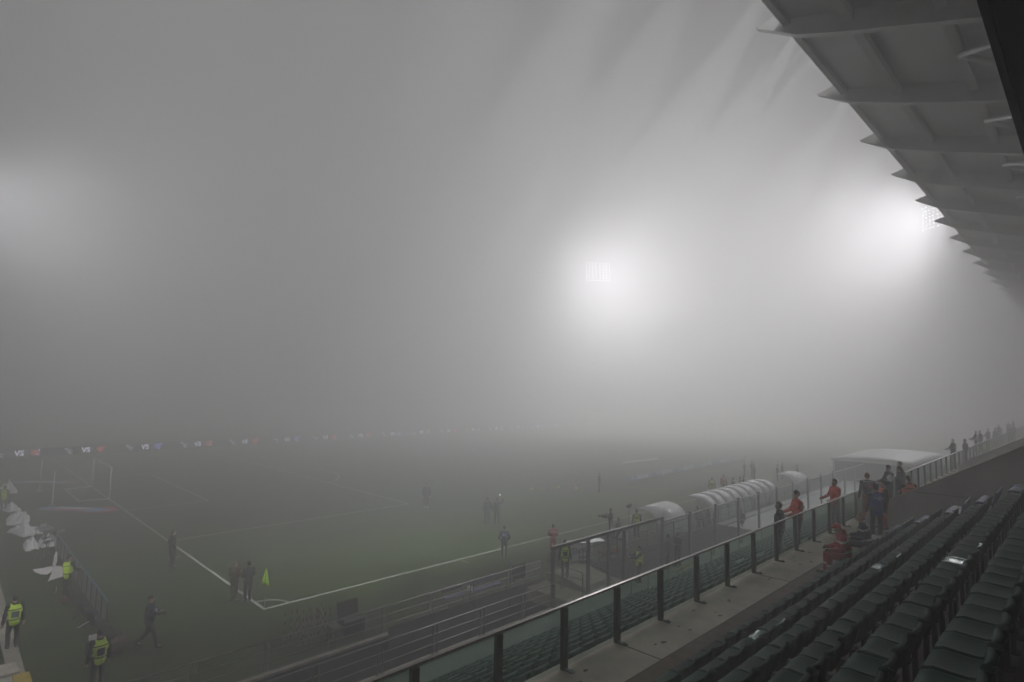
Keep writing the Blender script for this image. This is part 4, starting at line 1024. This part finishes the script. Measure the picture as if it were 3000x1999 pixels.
o = MB().tube([(0,0,0),(.02,.01,.24)], .012, 6).build('white_stick', plastic_w); o.location = (-5.8,7.8,0); tag(o, 'short white stick standing in the grass below the umbrella', 'stick')
o = MB().tube([(0,0,.0),(.30,.28,.02),(.62,.5,.05)], .012, 6).build('white_stick', plastic_w); o.location = (-5.95,1.4,.45); tag(o, 'thin white stick lying across the nearest folding chair', 'stick')
o = MB().box(-.11,.11,-.03,.03,0,.16).build('paper_pad', plastic_w, None, .006); o.location = (-5.75,-.2,.5); tag(o, 'white pad just beside the head of the bottom left steward', 'pad')
o = MB().box(-.16,.16,-.14,.14,0,.49).build('camera_case', black_p, None, .02); o.location = (-5.75,-.2,0); tag(o, 'black upright case under the white pad', 'case')
# left kerb: boxes
o = MB().box(-.24,.24,-.45,.45,0,.10).build('foam_board', mat('foam_cream', (.46,.42,.36), .8, 0, .15, 4), None, .01); o.location = (-7.85,.0,.075); o.rotation_euler = (0,0,.05); tag(o, 'flat cream board lying on the left kerb', 'board')
o = MB().box(-.2,.2,-.5,.5,0,.09).build('yellow_board', mat('yellow_board', (.50,.36,.04), .7, 0, .15, 4), None, .01); o.location = (-7.58,-1.1,.075); tag(o, 'flat yellow board lying on the left kerb', 'board')
o = MB().box(-.25,.25,-.5,.5,0,.10).build('foam_board', MATS['foam_cream'], None, .01); o.location = (-8.05,-1.2,.075); tag(o, 'flat cream board beside the yellow board on the left kerb', 'board')
# slalom poles, bin, bench
def slalom(x, y, h, label):
    t = small('slalom_pole', label, 'pole', (x,y,0), 0, 'red and white training poles beside the railing')
    wm = mat('pole_white', (.26,.255,.245), .6, 0, .1, 6); rm = mat('pole_red', (.11,.012,.015), .6, 0, .1, 6); n = 6; mb = MB()
    mb.tube([(0,0,h*k/(2*n)) for k in range(2*n+1)], .022, 8)
    for f in mb.bm.faces: f.material_index = 1 if int(f.calc_center_median().z/h*n*.999) % 2 else 0
    mb.build('pole_tube', [wm, rm], t)
    MB().tube([(0,0,-.0),(0,0,.012)], .1, 10).build('base', black_p, t)
rs = random.Random(5); q = 0
for row in range(3):
    for i in range(7):
        x = -.62+.235*i+.09*row+rs.uniform(-.03,.03); y = -3.35-.42*row+rs.uniform(-.04,.04)
        slalom(x, y, .92+rs.uniform(-.08,.08), 'red and white banded training pole in the %s of three rows by the railing' % ('back','middle','front')[row])
def black_bin():
    t = small('equipment_chest', 'black equipment chest with an open lid behind the railing', 'chest', (1.45,-4.35,0), .03)
    MB().box(-.42,.42,-.28,.28,.04,.55).build('chest_body', black_p, t, .02)
    MB().obox((0,.30,.80),(.42,0,0),(0,.02,.01),(0,.05,.25)).build('lid', black_p, t)
    MB().box(-.46,.46,-.32,-.285,.50,.56).build('metal_edge', rail_m, t); MB().box(-.46,.46,.285,.32,.50,.56).build('metal_edge', rail_m, t)
    for i in (-1,1):
        for j in (-1,1): MB().tube([(i*.36,j*.2-.015,.03),(i*.36,j*.2+.015,.03)], .03, 10).build('caster', black_p, t)
black_bin()
t = small('grey_crate', 'grey plastic crate beside the black equipment chest', 'crate', (.78,-4.35,0), .1); MB().box(-.18,.18,-.25,.25,.0,.42).build('crate_body', mat('crate_grey', (.10,.10,.10), .6, 0, .2, 6), t, .015); MB().box(-.2,.2,-.27,-.255,.36,.42).box(-.2,.2,.255,.27,.36,.42).build('rim', rail_m, t)
def blue_bench(x0, x1, y, label, ends):
    t = small('bench', label, 'bench', (x0,y,0), .0, 'blue benches behind the railing'); L = x1-x0; b = mat('bench_blue', (.06,.08,.22), .45, 0, .15, 4)
    MB().box(0,L,-.16,.12,.42,.455).build('seat', b, t); MB().obox((L/2,.24,.68),(L/2,0,0),(0,.012,.004),(0,.03,.085)).build('backrest', mat('bench_blue_dark', (.03,.04,.10), .5, 0, .15, 4), t)
    for x in (.12, L-.12): MB().tube([(x,-.14,0),(x,-.12,.42),(x,.2,.44),(x,.26,.76)], .018, 6).build('leg', steel_r, t)
    if ends: MB().box(-.03,.0,-.18,-.04,.38,.50).box(-.20,-.06,-.10,.06,.5,.66).build('end_cap', plastic_w, t)
blue_bench(6.72,8.35,-5.02,'blue bench with a bright white end cap behind the railing',True)
blue_bench(5.3,6.35,-4.95,'blue bench half hidden behind the railing post, left of the white cap',False)
t = small('blue_post', 'slim light blue post standing behind the railing', 'post', (9.65,-4.4,0)); MB().tube([(0,0,0),(0,0,.95)], .05, 8).build('post_tube', mat('post_blue', (.10,.16,.30), .5, 0, .15, 5), t); MB().tube([(0,0,0),(0,0,.03)], .16, 12).build('base', black_p, t)
t = small('brown_screen', 'dull brown panel standing behind the railing corner', 'panel', (10.1,-4.5,0)); MB().box(-.42,.42,-.02,.02,.12,.78).build('sheet', mat('brown_sheet', (.06,.05,.045), .8, 0, .2, 2), t); MB().box(-.38,-.34,-.15,.15,0,.12).box(.34,.38,-.15,.15,0,.12).build('foot', steel_r, t)
# medical cart with handwritten name
def sixtus():
    t = small('medical_cart', 'white cart lettered Sixtus behind the players platform', 'cart', (14.62,-4.62,0), -.55)
    MB().box(-.62,.62,-.04,.04,.10,.95).build('front_panel', plastic_w, t)
    MB().box(-.66,.66,-.06,.55,.955,.985).build('cart_top', mat('cart_top', (.7,.7,.69), .5, 0, .06, 3), t)
    MB().box(-.6,-.56,.45,.5,.0,.95).box(.56,.6,.45,.5,.0,.95).box(-.6,-.56,-.03,.03,.0,.1).box(.56,.6,-.03,.03,.0,.1).build('leg', steel_r, t)
    k = mat('marker_black', (.012,.012,.012), .6, 0, .05, 4)
    text_mesh('name_text', 'Sixtus', .44, k, t, .003, .006, basis((0,-.045,.62), (1,.0,.10), (-.10,0,1)))
    text_mesh('small_text', 'ITALIA', .17, k, t, .003, .004, basis((.05,-.045,.25), (1,0,.06), (-.06,0,1)))
    MB().box(-.56,-.26,-.052,-.046,.38,.54).build('blue_label', mat('label_pale_blue', (.40,.46,.62), .5, 0, .05, 4), t)
sixtus()
t = small('equipment_table', 'second white table top right of the lettered cart', 'table', (15.7,-4.7,0), -.4); MB().box(-.45,.45,-.3,.3,.93,.96).build('table_top', plastic_w, t)
for i in (-1,1):
    for j in (-1,1): MB().tube([(i*.4,j*.25,0),(i*.4,j*.25,.93)], .016, 6).build('leg', steel_r, t)
bag(16.3,-4.75,.2,'red and white kit bag on the ground beside the white table',(.32,.24,.42),(.24,.03,.03)); bag(17.15,-4.8,-.1,'orange-red stretcher bag with a white top next to the red kit bag',(.45,.2,.36),(.30,.06,.03))
t = small('leaning_pole', 'bright white pole leaning behind the tall barrier', 'pole', (18.65,-4.75,0)); MB().tube([(0,0,0),(.06,.06,.86)], .026, 8).build('pole_tube', mat('bright_white', (.85,.85,.85), .4, 0, .03, 3), t)
# TV camera, microphone stand, phone
t = small('television_camera', 'television camera held by the operator with yellow straps', 'camera', (20.02,-2.2,1.10), .5); MB().box(-.09,.09,-.2,.2,.0,.2).build('camera_body', black_p, t, .015); MB().tube([(0,.2,.1),(0,.36,.1),(0,.42,.1)], [.06,.065,.085], 12).build('lens', black_p, t); MB().box(-.03,.03,-.26,-.2,.04,.16).box(.092,.13,-.05,.1,.1,.18).build('viewfinder', MATS['lens_grey'] if 'lens_grey' in MATS else plastic_w, t)
def mast():
    t = small('microphone_mast', 'tall tripod mast with a clustered head beside the nearest dugout', 'mast', (20.5,-3.66,0))
    MB().tube([(0,0,.0),(0,0,1.9)], .02, 8).build('mast_tube', black_p, t)
    for k in range(3): a = k*2.094; MB().tube([(0,0,.5),(.38*math.cos(a),.38*math.sin(a),0)], .014, 6).build('leg', black_p, t)
    MB().ball((-.14,0,1.98),.09,seg=10).ball((.12,.02,2.0),.10,seg=10).box(-.16,.16,-.03,.03,1.90,1.95).build('head_cluster', dark_f, t)
mast()
t = small('phone', 'small lit phone held up by the person in mid pitch', 'phone', (17.28,4.42,1.83), -.5); MB().box(-.04,.04,-.006,.006,0,.14).build('phone_body', black_p, t); MB().box(-.035,.035,-.010,-.0065,.01,.13).build('phone_screen', mat('phone_screen', (.7,.75,.8), .4, 0, 0, emit=(.8,.9,1,1.6)), t)
t = small('photo_camera', 'camera held in front by the striding photographer', 'camera', (-4.02,-1.03,1.10), -2.15); MB().box(-.07,.07,-.04,.04,0,.10).build('camera_body', black_p, t); MB().tube([(0,.04,.05),(0,.24,.05)], .045, 10).build('lens', black_p, t)
t = small('megaphone', 'small white megaphone lying on the end seat beside the blond person', 'megaphone', (9.35,-19.55,4.92), 1.2); MB().tube([(0,0,.07),(0,.12,.07),(0,.24,.07)], [.02,.03,.075], 12).build('horn', plastic_w, t); MB().box(-.02,.02,-.05,.02,.0,.09).build('grip', plastic_w, t)
t = small('yellow_ladder', 'yellow ladder lying on the lower concourse', 'ladder', (17.6,-8.9,0), .1); ym = mat('ladder_yellow', (.45,.36,.04), .6, 0, .15, 4)
MB().box(-1.0,1.3,-.2,-.16,.02,.08).box(-1.0,1.3,.16,.2,.02,.08).build('side_rail', ym, t); mbx = MB()
for i in range(7): mbx.box(-.9+.34*i,-.86+.34*i,-.159,.159,.03,.06)
mbx.build('rung', ym, t)
for i, (x, y, z, c, lab) in enumerate(((11.4,-7.0,-1.7,(.5,.45,.36),'pale crumpled cup on the dark moat floor'),(12.3,-9.2,0,(.02,.02,.02),'small dark scrap on the lower concourse'),(18.4,-17.72,4.384,(.10,.05,.04),'small dark cup at the foot of the far balustrade'))):
    t = small('litter_cup', lab, 'litter', (x,y,z), i); MB().tube([(0,0,0),(0,.0,.09)], [.03,.04], 10).build('cup', mat('litter_%d' % i, c, .7, 0, .1, 5), t); MB().tube([(0,0,.09),(0,0,.095)], .043, 10).build('rim', mat('litter_%d' % i, c), t)
# ------------------------------------------------------------------ haze
def haze():
    o = MB().box(-130,270,-75,215,-3.2,72).build('haze', [])
    m = bpy.data.materials.new('fog_air'); m.use_nodes = True; t = m.node_tree; t.nodes.clear()
    out = t.nodes.new('ShaderNodeOutputMaterial'); v = t.nodes.new('ShaderNodeVolumePrincipled')
    v.inputs['Color'].default_value = (.72,.717,.71,1); v.inputs['Density'].default_value = FOG; v.inputs['Anisotropy'].default_value = 0.2
    t.links.new(v.outputs[0], out.inputs['Volume'])
    o.data.materials.append(m); o['kind'] = 'stuff'
haze()
